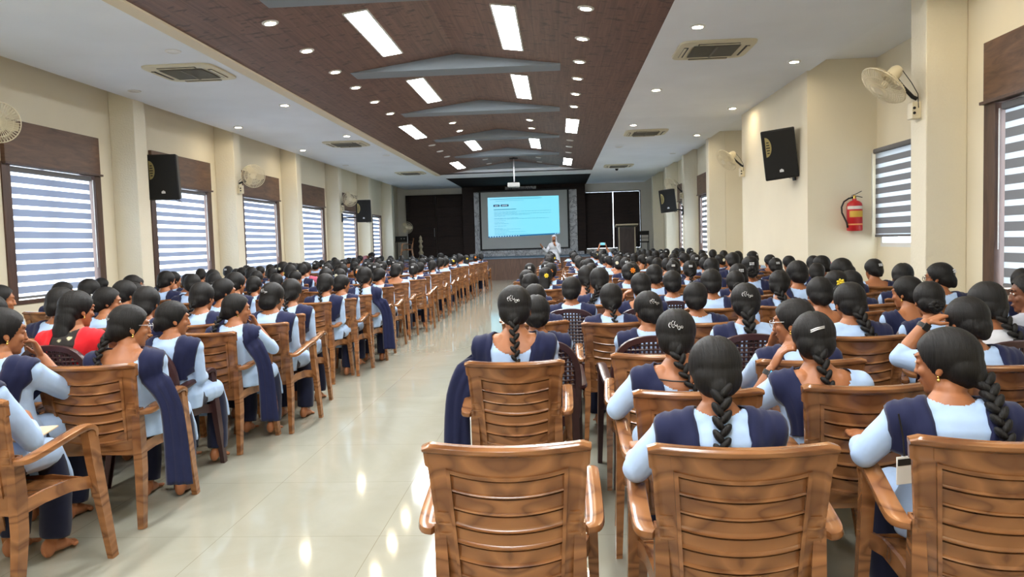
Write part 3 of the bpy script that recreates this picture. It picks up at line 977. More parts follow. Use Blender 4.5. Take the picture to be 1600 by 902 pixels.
for x0, wd in ((-1.24, .16), (-.94, .24)):
    bw.add([(x0, Yp - .004, 1.83), (x0 + wd, Yp - .004, 1.83), (x0 + wd, Yp - .004, 1.85), (x0, Yp - .004, 1.85)], [(0, 1, 2, 3)])
for k in range(12):
    x0 = -1.48 + k * .11
    bw.add([(x0, Yp - .004, .515 + k * .0025), (x0 + .04, Yp - .004, .515 + k * .0025), (x0 + .04, Yp - .004, .545 + k * .0025), (x0, Yp - .004, .545 + k * .0025)], [(0, 1, 2, 3)])
for x0 in (1.28, 1.36, 1.42):
    bw.add([(x0, Yp - .004, .585), (x0 + .03, Yp - .004, .585), (x0 + .03, Yp - .004, .61), (x0, Yp - .004, .61)], [(0, 1, 2, 3)])
obj('page_icons', bw, M['slide_white'], pg, 0)
tb = MB().add([(-1.54, Yp - .002, .50), (1.48, Yp - .002, .57), (1.48, Yp - .002, .625), (-1.54, Yp - .002, .555)], [(0, 1, 2, 3)])
obj('taskbar', tb, M['slide_bar'], pg, 0)
t = thing('name_plate', 'grey wall plate fixed above the projection screen', 'sign', (-1.52, 32.58, 3.56))
obj('plate', bevelled(MB().box((0, 0, .1), (1.32, .04, .18)), .006), M['marble'], t)
lt = MB()
random.seed(5)
x = -.5
while x < .48:
    q = random.uniform(.03, .07)
    lt.box((x + q / 2, -.022, .1 + random.uniform(-.01, .01)), (q, .004, random.uniform(.03, .07)))
    x += q + .03
obj('worn_lettering', lt, M['stage_floor'], t, 0)

t = thing('lectern', 'dark wooden lectern with pale slanted top on the stage', 'lectern', (2.62, 29.5, .82))
obj('front_panel', MB().span((-.3, -.17, .02), (.3, -.15, 1.04)), M['lectern'], t, 0)
for s in (-1, 1):
    obj('side_panel', MB().span((s * .3, -.2, 0), (s * .33, .2, 1.05)), M['lectern'], t, 0)
    obj('edge_post', bevelled(MB().span((s * .3 - .02, -.215, 0), (s * .3 + .02, -.17, 1.05)), .006), M['lectern_edge'], t)
top = MB().add([(-.42, -.28, 1.1), (.42, -.28, 1.1), (.42, .25, 1.04), (-.42, .25, 1.04), (-.42, -.28, 1.16), (.42, -.28, 1.16), (.42, .25, 1.1), (-.42, .25, 1.1)],
               [(3, 2, 1, 0), (4, 5, 6, 7), (0, 1, 5, 4), (1, 2, 6, 5), (2, 3, 7, 6), (3, 0, 4, 7)])
obj('top', bevelled(top, .008), M['lectern_edge'], t)
obj('base', bevelled(MB().span((-.36, -.24, 0), (.36, .24, .05)), .008), M['lectern'], t)
t = thing('metal_chair', 'dark metal framed chair at right of the lectern on stage', 'chair', (3.35, 30.5, .82))
for x in (-.2, .2):
    obj('leg', MB().tube([(x, -.2, 0), (x, -.2, .44), (x, -.24, .88)], .014, 8), M['black'], t)
    obj('leg', MB().tube([(x, .2, 0), (x, .2, .44)], .014, 8), M['black'], t)
obj('seat', bevelled(MB().box((0, 0, .45), (.44, .44, .05)), .015), M['black'], t)
obj('backrest', bevelled(MB().box((0, -.23, .8), (.42, .03, .16)), .01), M['black'], t)
obj('rail', MB().tube([(-.2, -.2, .6), (.2, -.2, .6)], .01, 8), M['black'], t)
t = thing('pedestal_fan', 'grey pedestal fan on stage before the dark double door', 'fan', (-6.12, 31.0, .82))
obj('base', MB().lathe([(0, 0), (.2, 0), (.21, .02), (.05, .05), (.03, .08), (0, .08)], n=24), M['silver'], t)
obj('pole', MB().tube([(0, 0, .06), (0, 0, 1.18)], .016, 10), M['silver'], t)
fan_head(t, .24, (0, -.06, 1.3), (.2, -.95, .05), None, .003)
t = thing('folding_table', 'dark table with boxes shelf behind left column on stage', 'table', (-6.35, 31.3, .82))
obj('tabletop', bevelled(MB().box((0, 0, .74), (.7, .5, .04)), .008), M['lectern'], t)
for x in (-.31, .31):
    for y in (-.2, .2):
        obj('leg', MB().tube([(x, y, 0), (x, y, .72)], .018, 8), M['black'], t)
t = thing('amplifier', 'black amplifier box resting on dark table at stage left', 'amplifier', (-6.4, 31.3, 1.582))
obj('case', bevelled(MB().box((0, 0, .1), (.5, .34, .2)), .01), M['black'], t)
obj('front_plate', MB().box((0, -.175, .1), (.46, .01, .16)), M['grille'], t, 0)
obj('knob', MB().disc((.12, -.185, .1), .025, 16, .02, 'y').disc((.0, -.185, .1), .025, 16, .02, 'y'), M['silver'], t)
t = thing('lamp_statue', 'tall ornamental metal lamp standing in shade before double door', 'statue', (-5.62, 31.2, .82))
obj('stem', MB().lathe([(0, 0), (.17, 0), (.18, .03), (.08, .07), (.05, .14), (.09, .2), (.11, .26), (.06, .34), (.045, .42), (.08, .48), (.09, .53), (.05, .6), (.04, .66), (0, .66)], n=24), M['lectern_edge'], t)
obj('bowl', MB().lathe([(0, .655), (.05, .66), (.085, .7), (.09, .74), (.06, .79), (.05, .82), (.065, .86), (.05, .91), (.02, .95), (.0, .98)], n=24), M['lectern_edge'], t)
# ------------------------------------------------------------------ chairs
def lerp(a, b, t):
    return a + (b - a) * t
def sstep(a, b, x):
    t = max(0.0, min(1.0, (x - a) / (b - a)))
    return t * t * (3 - 2 * t)
ZB, ZTOP = .40, .872
def back_hw(z):
    w_ = lerp(.198, .232, (z - ZB) / (ZTOP - ZB))
    if z > .80:
        w_ += .007
    return w_
def back_y(u, z):
    t = (z - ZB) / (ZTOP - ZB)
    return lerp(-.165, -.245, t) - .032 * (1 - u * u)
def chair_back():
    nu, nz = 44, 132
    IB, IT, NS = .462, .782, 6
    sh = (IT - IB) / NS
    half = [.0, .06, .12, .18, .24, .3, .36, .42, .48, .54, .6, .66, .70, .7145, .7155, .74, .7645, .7655, .8, .85, .9, .93, .95, .97, .99, 1.0]
    us = [-x for x in half[:0:-1]] + half
    nu = len(us) - 1
    zs = set(round(lerp(ZB, ZTOP, k / 60), 5) for k in range(61))
    for k in range(NS + 1):
        zs |= {round(IB + k * sh - .0004, 5), round(IB + k * sh + .0004, 5)}
        for f in (.03, .12, .3, .5, .7, .865, .875, .885, .895):
            if k < NS:
                zs.add(round(IB + (k + f) * sh, 5))
    for zc in (.655, .622, .590):
        zs |= {zc - .0045, zc - .0035, zc + .0035, zc + .0045}
    for zc in (.838, .842, .846, .85, .856, .862, .866, .869, ZTOP, IB - .0125, IB - .0115, IT + .0115, IT + .0125):
        zs.add(zc)
    zs = sorted(zs)
    nz = len(zs) - 1
    def sag_of(u, z):
        a = abs(u)
        return .022 * (1 - (u / .765) ** 2) * sstep(ZB, .455, z) * (1 - sstep(.795, .85, z)) if a < .765 else 0.0
    def outer(u, z):
        a = abs(u)
        o = .010

        if z > .838:
            return .012 + .016 * sstep(.838, .85, z) - .012 * sstep(.862, ZTOP, z)
        if a > .765:
            o = .007 + .006 * sstep(.93, .97, a)
            for zc in (.655, .622, .590):
                if abs(z - zc) < .004 and a > .8:
                    o = .012
            if z < .46:
                o = .01
        elif a > .715 and IB - .012 < z < IT + .012:
            o = .017
        elif IB < z < IT:
            k = (z - IB) / sh
            f = k - math.floor(k)
            o = .002 + .005 * (1 - f)
            if f < .13:
                o = .017 - .006 * abs(f - .06) / .07
            elif f > .87:
                o = -.012
            o *= 1 - .15 * (1 - a)
        elif IT <= z < IT + .012 or IB - .012 < z <= IB:
            o = .015
        return o
    def inner(u, z):
        a = abs(u)
        o = -.006

        if a < .72 and IB < z < IT:
            k = (z - IB) / sh
            f = k - math.floor(k)
            o = -.016
        if z > .838:
            o = -.004 - .004 * sstep(.838, .85, z)
        return o
    mb = MB()
    n = nu + 1
    def P(u, z, off):
        sag = .010 * (1 - u * u) * sstep(.80, ZTOP, z)
        cr = .022 * max(0.0, abs(u) - .9) / .1 if z > .84 else 0
        sag += sag_of(u, z)
        return (u * back_hw(z), back_y(u, z) - off, z - sag - cr * sstep(.84, ZTOP, z) * .5)
    V = [P(u, z, outer(u, z)) for z in zs for u in us]
    W_ = [P(u, z, inner(u, z)) for z in zs for u in us]
    N = len(V)
    fs = []
    for k in range(nz):
        for i in range(nu):
            a = k * n + i
            fs.append((a, a + 1, a + n + 1, a + n))
            fs.append((N + a + n, N + a + n + 1, N + a + 1, N + a))
    for k in range(nz):
        for i, flip in ((0, 0), (nu, 1)):
            a = k * n + i
            q = (a, a + n, N + a + n, N + a)
            fs.append(q[::-1] if flip else q)
    for i in range(nu):
        a = nz * n + i
        fs.append((a, a + 1, N + a + 1, N + a))
        fs.append((N + i, N + i + 1, i + 1, i))
    return mb.add(V + W_, fs)
def chair_seat():
    mb = MB()
    nx, ny = 16, 18
    top, bot = [], []
    for j in range(ny + 1):
        y = lerp(-.185, .275, j / ny)
        hw = lerp(.198, .232, j / ny)
        for i in range(nx + 1):
            u = -1 + 2 * i / nx
            z = .407 - .018 * (1 - u * u) * math.sin(PI * min(1, j / ny)) - .05 * sstep(.82, 1.0, j / ny) ** 2
            top.append((u * hw, y, z))
            bot.append((u * hw, y, z - .014))
    n = nx + 1
    N = len(top)
    fs = []
    for j in range(ny):
        for i in range(nx):
            a = j * n + i
            fs += [(a, a + 1, a + n + 1, a + n), (N + a + n, N + a + n + 1, N + a + 1, N + a)]
    for i in range(nx):
        fs += [(N + i, N + i + 1, i + 1, i), (ny * n + i, ny * n + i + 1, N + ny * n + i + 1, N + ny * n + i)]
    for j in range(ny):
        fs += [(j * n, (j + 1) * n, N + (j + 1) * n, N + j * n), (N + j * n + nx, N + (j + 1) * n + nx, (j + 1) * n + nx, j * n + nx)]
    mb.add(top + bot, fs)
    for s in (-1, 1):                       # aprons below the seat edge, arching up between the legs
        pts = [(s * .205, -.17, .40), (s * .212, -.05, .412), (s * .222, .1, .41), (s * .24, .235, .385)]
        mb.sweep(pts, [(-.006, -.028), (.006, -.028), (.006, .028), (-.006, .028)])
    mb.sweep([(-.205, -.172, .395), (0, -.198, .41), (.205, -.172, .395)], [(-.006, -.028), (.006, -.028), (.006, .028), (-.006, .028)])
    mb.sweep([(-.235, .262, .37), (0, .272, .385), (.235, .262, .37)], [(-.005, -.02), (.005, -.02), (.005, .02), (-.005, .02)])
    return mb
U_PROF = [(-.5, -.5), (.5, -.5), (.5, .5), (.34, .5), (.34, -.28), (-.34, -.28), (-.34, .5), (-.5, .5)]
def leg_front(s):
    mb = MB()
    pts = [(s * .249, .205, .635), (s * .251, .222, .5), (s * .254, .245, .36), (s * .262, .305, 0)]
    prof = [(a * .066, -b * .04) for a, b in U_PROF]
    return mb.sweep(pts, prof if s > 0 else prof, (s, 0, 0), [1.0, .95, .9, .68])
def leg_rear(s):
    mb = MB()
    pts = [(s * .203, -.185, .62), (s * .2, -.18, .46), (s * .203, -.185, .3), (s * .222, -.25, 0)]
    prof = [(a * .062, -b * .04) for a, b in U_PROF]
    return mb.sweep(pts, prof, (s, 0, 0), [.8, 1.0, .95, .68])
def chair_arm(s):
    pts = [(s * .218, -.205, .602), (s * .240, -.195, .602), (s * .248, -.16, .606), (s * .25, -.06, .622), (s * .25, .06, .642), (s * .25, .16, .656), (s * .25, .205, .652), (s * .25, .232, .632), (s * .25, .236, .60)]
    prof = [(-.029, -.008), (-.026, -.014), (.026, -.014), (.029, -.008), (.026, .008), (.013, .013), (-.013, .013), (-.026, .008)]
    mb = MB()
    pts2 = []
    for k in range(len(pts) - 1):
        for q in range(3):
            t = q / 3
            a, b = Vector(pts[k]), Vector(pts[k + 1])
            pts2.append(a.lerp(b, t))
    pts2.append(Vector(pts[-1]))
    for _ in range(2):
        pts2 = [pts2[0]] + [(pts2[i - 1] + pts2[i] * 2 + pts2[i + 1]) / 4 for i in range(1, len(pts2) - 1)] + [pts2[-1]]
    n = len(pts2)
    return mb.sweep(pts2, prof, (0, 0, 1), [lerp(.8, 1.0, min(1, k / 6)) * (1 - .2 * sstep(.8, 1, k / n)) for k in range(n)])
CH = {'backrest': chair_back().mesh('chair_backrest', M['chair'], 38), 'seat': chair_seat().mesh('chair_seat', M['chair'], 40)}
for s, n in ((-1, 'a'), (1, 'b')):
    CH['arm' + n] = chair_arm(s).mesh('chair_armrest', M['chair'], 50)
    CH['lf' + n] = leg_front(s).mesh('chair_leg', M['chair'], 30)
    CH['lr' + n] = leg_rear(s).mesh('chair_leg', M['chair'], 30)
def wood_chair(x, y, rz, label, group=None):
    t = thing('plastic_armchair', label, 'chair', (x, y, 0), rz, group)
    put('backrest', CH['backrest'], t)
    put('seat', CH['seat'], t)
    for n in 'ab':
        put('armrest', CH['arm' + n], t)
        put('leg', CH['lf' + n], t)
        put('leg', CH['lr' + n], t)
    return t
# the darker chairs: a rounded hoop back filled with a pierced lattice
def dark_parts():
    d = {}
    hoop = [(-.21, -.17, .42), (-.225, -.2, .6), (-.215, -.225, .74), (-.16, -.245, .83), (-.07, -.262, .862), (.07, -.262, .862), (.16, -.245, .83), (.215, -.225, .74), (.225, -.2, .6), (.21, -.17, .42)]
    pts = [Vector(p) for p in hoop]
    for _ in range(2):
        q = [pts[0]]
        for a, b in zip(pts, pts[1:]):
            q += [a.lerp(b, .25), a.lerp(b, .75)]
        pts = q + [pts[-1]]
    d['back_frame'] = MB().sweep(pts, [(-.016, -.02), (.016, -.02), (.02, 0), (.016, .02), (-.016, .02)], (0, 1, 0)).mesh('hoop', M['chair_dark'], 50)
    mb = MB()
    def yb(x, z):
        return lerp(-.168, -.25, (z - .42) / .44) - .02 * (1 - (x / .22) ** 2)
    nx, nz = 16, 16
    for j in range(nz + 1):
        z = lerp(.43, .855, j / nz)
        lim = .215 if z < .72 else .215 * math.sqrt(max(0, 1 - ((z - .72) / .15) ** 2))
        if lim > .02:
            mb.tube([(x, yb(x, z), z) for x in [lerp(-lim, lim, i / 10) for i in range(11)]], .0075, 5)
    for i in range(nx + 1):
        x = lerp(-.2, .2, i / nx)
        zt = .72 + .14 * math.sqrt(max(0, 1 - (x / .215) ** 2))
        mb.tube([(x, yb(x, z), z) for z in [lerp(.43, zt, k / 8) for k in range(9)]], .0075, 5)
    d['back_lattice'] = mb.mesh('lattice', M['chair_dark'], 60)
    st = chair_seat()
    d['seat'] = st.mesh('dark_seat', M['chair_dark'], 40)
    for s, n in ((-1, 'a'), (1, 'b')):
        d['lf' + n] = leg_front(s).mesh('dark_leg', M['chair_dark'], 30)
        d['lr' + n] = leg_rear(s).mesh('dark_leg', M['chair_dark'], 30)
        d['arm' + n] = chair_arm(s).mesh('dark_armrest', M['chair_dark'], 50)
    return d
DK = dark_parts()
def dark_chair(x, y, rz, label, group=None, arms=True):
    t = thing('plastic_armchair', label, 'chair', (x, y, 0), rz, group)
    for n in ('back_frame', 'back_lattice', 'seat'):
        put(n, DK[n], t)
    for n in 'ab':
        put('leg', DK['lf' + n], t)
        put('leg', DK['lr' + n], t)
        put('armrest', DK['arm' + n], t)
    return t
# ------------------------------------------------------------------ people
HEAD = Vector((0, .035, 1.035))      # middle of the skull of a seated figure
def head_matrix(yaw, pitch, roll=0.0):
    """yaw > 0 turns the face to the figure's right (+x); pitch > 0 looks down"""
    return (Matrix.Rotation(-math.radians(yaw), 3, 'Z') @ Matrix.Rotation(-math.radians(pitch), 3, 'X') @ Matrix.Rotation(math.radians(roll), 3, 'Y'))
ARMS = {   # elbow, wrist, hand direction, palm normal, curl   (right arm, x mirrored for the left)
    'lap': ((.166, .0, .645), (.10, .215, .622), (-.25, .95, -.15), (0, 0, -1), .35),
    'rest': ((.27, -.03, .722), (.245, .2, .725), (-.05, 1, .0), (0, 0, -1), .5),
    'chin': ((.20, .2, .70), (.075, .20, .885), (-.25, -.25, .9), (-.6, -.6, -.2), 1.25),
    'ear': ((.255, .06, .74), (.165, .07, .90), (-.42, -.1, .9), (-1, 0, -.2), .85),
    'head': ((.30, .07, .86), (.175, .06, 1.03), (-.9, .0, .35), (-.2, 0, -1), .8),
    'raised': ((.2, .22, 1.0), (.10, .34, 1.2), (-.15, .1, 1), (-1, .2, 0), .6),
    'front': ((.22, .1, .62), (.06, .26, .70), (-.9, .35, .1), (0, -.6, -.8), .7),
}
def hand(mb, wrist, d, pn, s, curl, sc=1.0):
    d = Vector(d).normalized()
    pn = Vector(pn)
    pn = (pn - d * pn.dot(d)).normalized()
    side = d.cross(pn) * 1.0             # across the palm
    thumb_side = side if (side.x * s < 0) else -side   # the thumb lies towards the body
    w_ = Vector(wrist)
    rot = Matrix((thumb_side, d, pn)).transposed()
    mb.ell(w_ + d * .048 * sc, (.037 * sc, .052 * sc, .016 * sc), rot, 12, 8)
    for k, (off, ln) in enumerate(((.027, .072), (.009, .08), (-.009, .075), (-.027, .058))):
        p = w_ + d * .088 * sc + thumb_side * off * sc
        dd = d.copy()
        pts = [p - d * .02 * sc, p]
        for q, f in enumerate((.42, .32, .26)):
            ang = curl * (.55, .75, .6)[q] * (1 + .06 * k)
            dd = (dd * math.cos(ang) + pn * math.sin(ang)).normalized()
            nn = pn
            pn2 = (pn - dd * pn.dot(dd))
            pn2 = pn2.normalized() if pn2.length > .1 else -d
            p = p + dd * ln * f * sc
            pts.append(p)
            pn_use = pn2
        mb.limb(pts, [.009 * sc, .0092 * sc, .0085 * sc, .0078 * sc, .007 * sc], 8)
    t0 = w_ + d * .02 * sc + thumb_side * .028 * sc
    td = (d * .7 + thumb_side * .6 + pn * (.25 + .35 * curl)).normalized()
    mb.limb([t0, t0 + td * .035 * sc, t0 + td * .035 * sc + (td * .6 + d * .6 - thumb_side * .25 * curl).normalized() * .03 * sc], [.013 * sc, .0105 * sc, .0085 * sc], 8)
def add_head(mb, R, face=True):
    H = HEAD
    def e(c, r, rot=None):
        mb.ell(H + R @ Vector(c), r, R if rot is None else R @ rot, 18, 14)
    e((0, -.012, .022), (.072, .091, .087))
    e((0, .022, -.03), (.058, .066, .078))
    e((0, .045, -.075), (.038, .038, .036))
    e((0, .066, -.092), (.02, .018, .017))
    if face:
        e((0, .076, .03), (.05, .014, .012))
        e((0, .089, -.012), (.009, .014, .026), Matrix.Rotation(.3, 3, 'X'))
        e((0, .098, -.028), (.014, .012, .011))
        e((0, .083, -.057), (.021, .011, .006))
        e((0, .081, -.067), (.019, .011, .007))
        for s in (-1, 1):
            e((s * .035, .062, -.025), (.021, .018, .02))
            e((s * .031, .073, .008), (.017, .012, .010))
    for s in (-1, 1):
        e((s * .073, -.008, -.008), (.009, .018, .029), Matrix.Rotation(s * .25, 3, 'Z'))
        e((s * .076, -.004, -.03), (.007, .011, .011))
TORSO = [(0, 0, .462, .155, .12), (0, 0, .54, .165, .12), (0, -.015, .62, .138, .102), (0, -.03, .70, .135, .10), (0, -.042, .78, .150, .101),
         (0, -.045, .835, .158, .094), (0, -.04, .872, .135, .078), (0, -.03, .905, .085, .06), (0, -.012, .94, .054, .053)]
CACHE = {}
def cached(key, fn):
    if key not in CACHE:
        CACHE[key] = fn()
    return CACHE[key]
def arm_points(kind, s):
    e, w_, d, pn, curl = ARMS[kind]
    m = lambda p: Vector((p[0] * s, p[1], p[2]))
    return Vector((s * .163, -.04, .848)), m(e), m(w_), m(d), m(pn), curl
def body_mesh(yaw, pitch, aL, aR, lod, m):
    def make():
        R = head_matrix(yaw, pitch)
        mb = MB()
        mb.loft(TORSO, 24)
        nk = HEAD + R @ Vector((0, -.022, -.06))
        mb.limb([(0, -.022, .88), (0, -.008, .945), nk], [.054, .048, .05], 14)
        add_head(mb, R, lod < 2)
        for s, k in ((-1, aL), (1, aR)):
            sh, el, wr, d, pn, curl = arm_points(k, s)
            mb.limb([(s * .08, -.04, .86), sh, sh.lerp(el, .5), el, el.lerp(wr, .35), wr], [.06, .05, .044, .037, .036, .025], 12)
            hand(mb, wr, d, pn, s, curl)
            mb.limb([(s * .085, .0, .515), (s * .098, .20, .513), (s * .102, .345, .495), (s * .102, .362, .3), (s * .10, .335, .1)], [.076, .07, .057, .05, .036], 12)
            mb.ell((s * .10, .30, .045), (.03, .036, .045), None, 10, 8)
            mb.limb([(s * .10, .32, .05), (s * .105, .385, .036), (s * .108, .43, .022)], [.034, .03, .02], 10)
            for q in range(5):
                mb.ell((s * (.088 + q * .0125), .475 - q * q * .0022, .014), (.0085 if q else .011, .022, .011), None, 8, 6)
        vox = (.0048, .008, .014)[lod]
        me = solid(mb, vox, 2)
        return finish(me, 'body', m)
    return cached(('body', yaw, pitch, aL, aR, lod, m.name), make)
def wrinkle(me, amp, sc):
    cs = [v.co.copy() for v in me.vertices]
    ns = [v.normal.copy() for v in me.vertices]
    flat = []
    for p, n in zip(cs, ns):
        n1 = noise.noise(Vector((p.x * sc[0], p.y * sc[1], p.z * sc[2])))
        n2 = noise.noise(Vector((p.x * sc[0] * 2.3 + 7, p.y * sc[1] * 2.3, p.z * sc[2] * 2.3)))
        flat += (p + n * (amp * (n1 + .5 * n2)))[:]
    me.vertices.foreach_set('co', flat)
    me.update()
def tunic_mesh(aL, aR, neck, lod, m):
    def make():
        mb = MB()
        o = .014
        secs = [(0, -.0, .444, .165, .13)] + [(a, b, c, rx + o, ry + o) for a, b, c, rx, ry in TORSO[1:7]]
        secs += [(0, -.033, .898, .1, .072), (0, -.02, .93, .066, .064)]
        mb.loft(secs, 28)
        for s, k in ((-1, aL), (1, aR)):
            sh, el, wr, d, pn, curl = arm_points(k, s)
            end = el.lerp(wr, .3 if k in ('ear', 'head', 'chin', 'raised') else .55)
            mb.limb([(s * .08, -.042, .855), sh, sh.lerp(el, .5), el], [.07, .062, .054, .047], 14)
            mb.tube([el.lerp(sh, .05), el.lerp(end, .5), end], [.048, .046, .043], 14)
            mb.limb([(s * .075, .02, .52), (s * .10, .20, .52), (s * .103, .325, .505)], [.088, .084, .074], 14)
        mb.loft([(0, .415, .30, .175, .018), (0, .41, .37, .174, .02), (0, .39, .44, .168, .034), (0, .35, .52, .162, .045)], 28, 3.0)
        mb.ell((0, .2, .5), (.12, .24, .072), None, 14, 10)
        me = solid(mb, (.007, .010, .016)[lod], 3)
        wrinkle(me, .0055, (9, 9, 5) if lod < 2 else (7, 7, 4))
        if neck == 'wide':
            c, r, sl = Vector((0, -.075, .93)), Vector((.112, .115, .135)), 0
        else:
            c, r, sl = Vector((0, -.02, .95)), Vector((.078, .085, .068)), 0
        def keep(p):
            q = p - c
            if (q.x / r.x) ** 2 + (q.y / r.y) ** 2 + (q.z / r.z) ** 2 < 1:
                return False
            return True
        trim_mesh(me, keep)
        return finish(me, 'tunic', m)
    return cached(('tunic', aL, aR, neck, lod, m.name), make)
def trousers_mesh(lod, m):
    def make():
        mb = MB()
        for s in (-1, 1):
            mb.limb([(s * .085, .0, .515), (s * .098, .20, .513), (s * .102, .335, .495)], [.08, .078, .066], 14)
            mb.tube([(s * .102, .350, .50), (s * .104, .37, .40), (s * .104, .37, .28), (s * .104, .355, .15), (s * .104, .345, .085)], [.066, .066, .07, .068, .064], 16)
        mb.ell((0, 0, .492), (.16, .125, .055), None, 14, 10)
        me = solid(mb, (.009, .012, .018)[lod], 3)
        wrinkle(me, .008, (8, 8, 4))
        return finish(me, 'trousers', m)
    return cached(('trousers', lod, m.name), make)
def strip(paths, width, tree, lod, pleats=3, nacross=11):
    """long pleated bands laid over the body"""
    import bmesh
    mb = MB()
    for path in paths:
        pts = [Vector(p) for p in path]
        for _ in range(2):
            q = [pts[0]]
            for a, b in zip(pts, pts[1:]):
                q += [a.lerp(b, .25), a.lerp(b, .75)]
            pts = q + [pts[-1]]
        rows = []
        L = len(pts)
        for k, p in enumerate(pts):
            d = (pts[min(k + 1, L - 1)] - pts[max(k - 1, 0)]).normalized()
            loc, nrm, _i, dist = tree.find_nearest(p)
            free = dist > .075
            if free or nrm is None:
                nrm = Vector((0, -1, 0)) if abs(d.z) > .6 else Vector((0, 0, 1))
            side = d.cross(nrm).normalized()
            row = []
            for i in range(nacross):
                u = i / (nacross - 1) - .5
                q = p + side * (u * width * (1 + .1 * math.sin(k * .4)))
                if not free:
                    a, nn, _x, ds = tree.find_nearest(q)
                    if ds < .09:
                        q = a + nn * .009
                        q += nn * (.0035 * math.cos(u * pleats * 2 * PI) + .0025 * noise.noise(q * 14))
                else:
                    q += nrm * (.006 * math.cos(u * pleats * 2 * PI))
                row.append(q)
            rows.append(row)
        vs = [p for r in rows for p in r]
        fs = [(k * nacross + i, k * nacross + i + 1, (k + 1) * nacross + i + 1, (k + 1) * nacross + i) for k in range(L - 1) for i in range(nacross - 1)]
        mb.add(vs, fs)
    me = mb.mesh('dupatta', (), 0)
    o = bpy.data.objects.new('tmp', me)
    COL.objects.link(o)
    s = o.modifiers.new('s', 'SOLIDIFY')
    s.thickness = .004
    s.offset = 0
    out = bpy.data.meshes.new_from_object(o.evaluated_get(bpy.context.evaluated_depsgraph_get()))
    bpy.data.objects.remove(o)
    bpy.data.meshes.remove(me)
    return out
def back_path(s, x=.146, zend=.5, xo=0):
    return [(s * .015, .13, .62), (s * .05, .105, .76), (s * .09, .04, .885), (s * x, -.04, .905), (s * x, -.11, .86), (s * (x - .006), -.16, .77), (s * (x - .016), -.16, .70), (s * (x - .02), -.155, .645)]
def dupatta_mesh(kind, tunic, tkey, lod, m):
    def make():
        t = BVHTree.FromPolygons([v.co.copy() for v in tunic.vertices], [tuple(p.vertices) for p in tunic.polygons])
        paths = []
        for s in (-1, 1):
            if kind == 'hang_right' and s > 0 or kind == 'hang_left' and s < 0:
                paths.append([(s * .015, .13, .62), (s * .05, .105, .76), (s * .10, .04, .88), (s * .15, -.04, .89), (s * .17, -.10, .85), (s * .205, -.14, .77), (s * .262, -.155, .69), (s * .292, -.15, .58), (s * .298, -.14, .2)])
            elif kind == 'left_only' and s > 0 or kind == 'right_only' and s < 0:
                continue
            else:
                paths.append(back_path(s))
        me = strip(paths, .132, t, lod)
        return finish(me, 'dupatta', m)
    return cached(('dupatta', kind, tkey, lod, m.name), make)
def head_local(mb_pts, R):
    return [HEAD + R @ Vector(p) for p in mb_pts]
def hair_mesh(yaw, pitch, style, lod):
    def make():
        R = head_matrix(yaw, pitch)
        mb = MB()
        H = HEAD
        def e(c, r, rot=None):
            mb.ell(H + R @ Vector(c), r, R if rot is None else R @ rot, 20, 14)
        e((0, -.014, .024), (.089, .107, .099))
        e((0, -.054, -.02), (.080, .066, .072))
        if style in ('bun', 'low'):
            e((0, -.088, -.035), (.056, .04, .045))
        if style == 'loose':
            e((0, -.075, -.08), (.08, .05, .10))
            e((0, -.095, -.17), (.075, .04, .11))
        if style == 'puff':
            e((0, -.03, .05), (.086, .095, .08))
        if style == 'messy':
            e((0, -.07, -.05), (.08, .055, .06))
        # the tail begins at the nape
        e((0, -.10, -.055), (.034, .026, .04))
        me = solid(mb, (.0055, .009, .014)[lod], 2)
        inv = R.inverted()
        cs = [v.co.copy() for v in me.vertices]
        ns = [v.normal.copy() for v in me.vertices]
        flat = []
        for p, n in zip(cs, ns):
            q = inv @ (p - H)
            n1 = noise.noise(Vector((q.x * 55, q.y * 7, q.z * 7 + yaw)))
            part = -.004 * math.exp(-(q.x / .007) ** 2) if q.z > .07 and q.y > -.06 else 0
            flat += (p + n * (.0016 * n1 + part))[:]
        me.vertices.foreach_set('co', flat)
        me.update()
        def keep(p):
            q = inv @ (p - H)
            return not (q.y > .034 + .57 * q.z and q.z < .092)
        trim_mesh(me, keep)
        return finish(me, 'hair', M['hair'])
    return cached(('hair', yaw, pitch, style, lod), make)
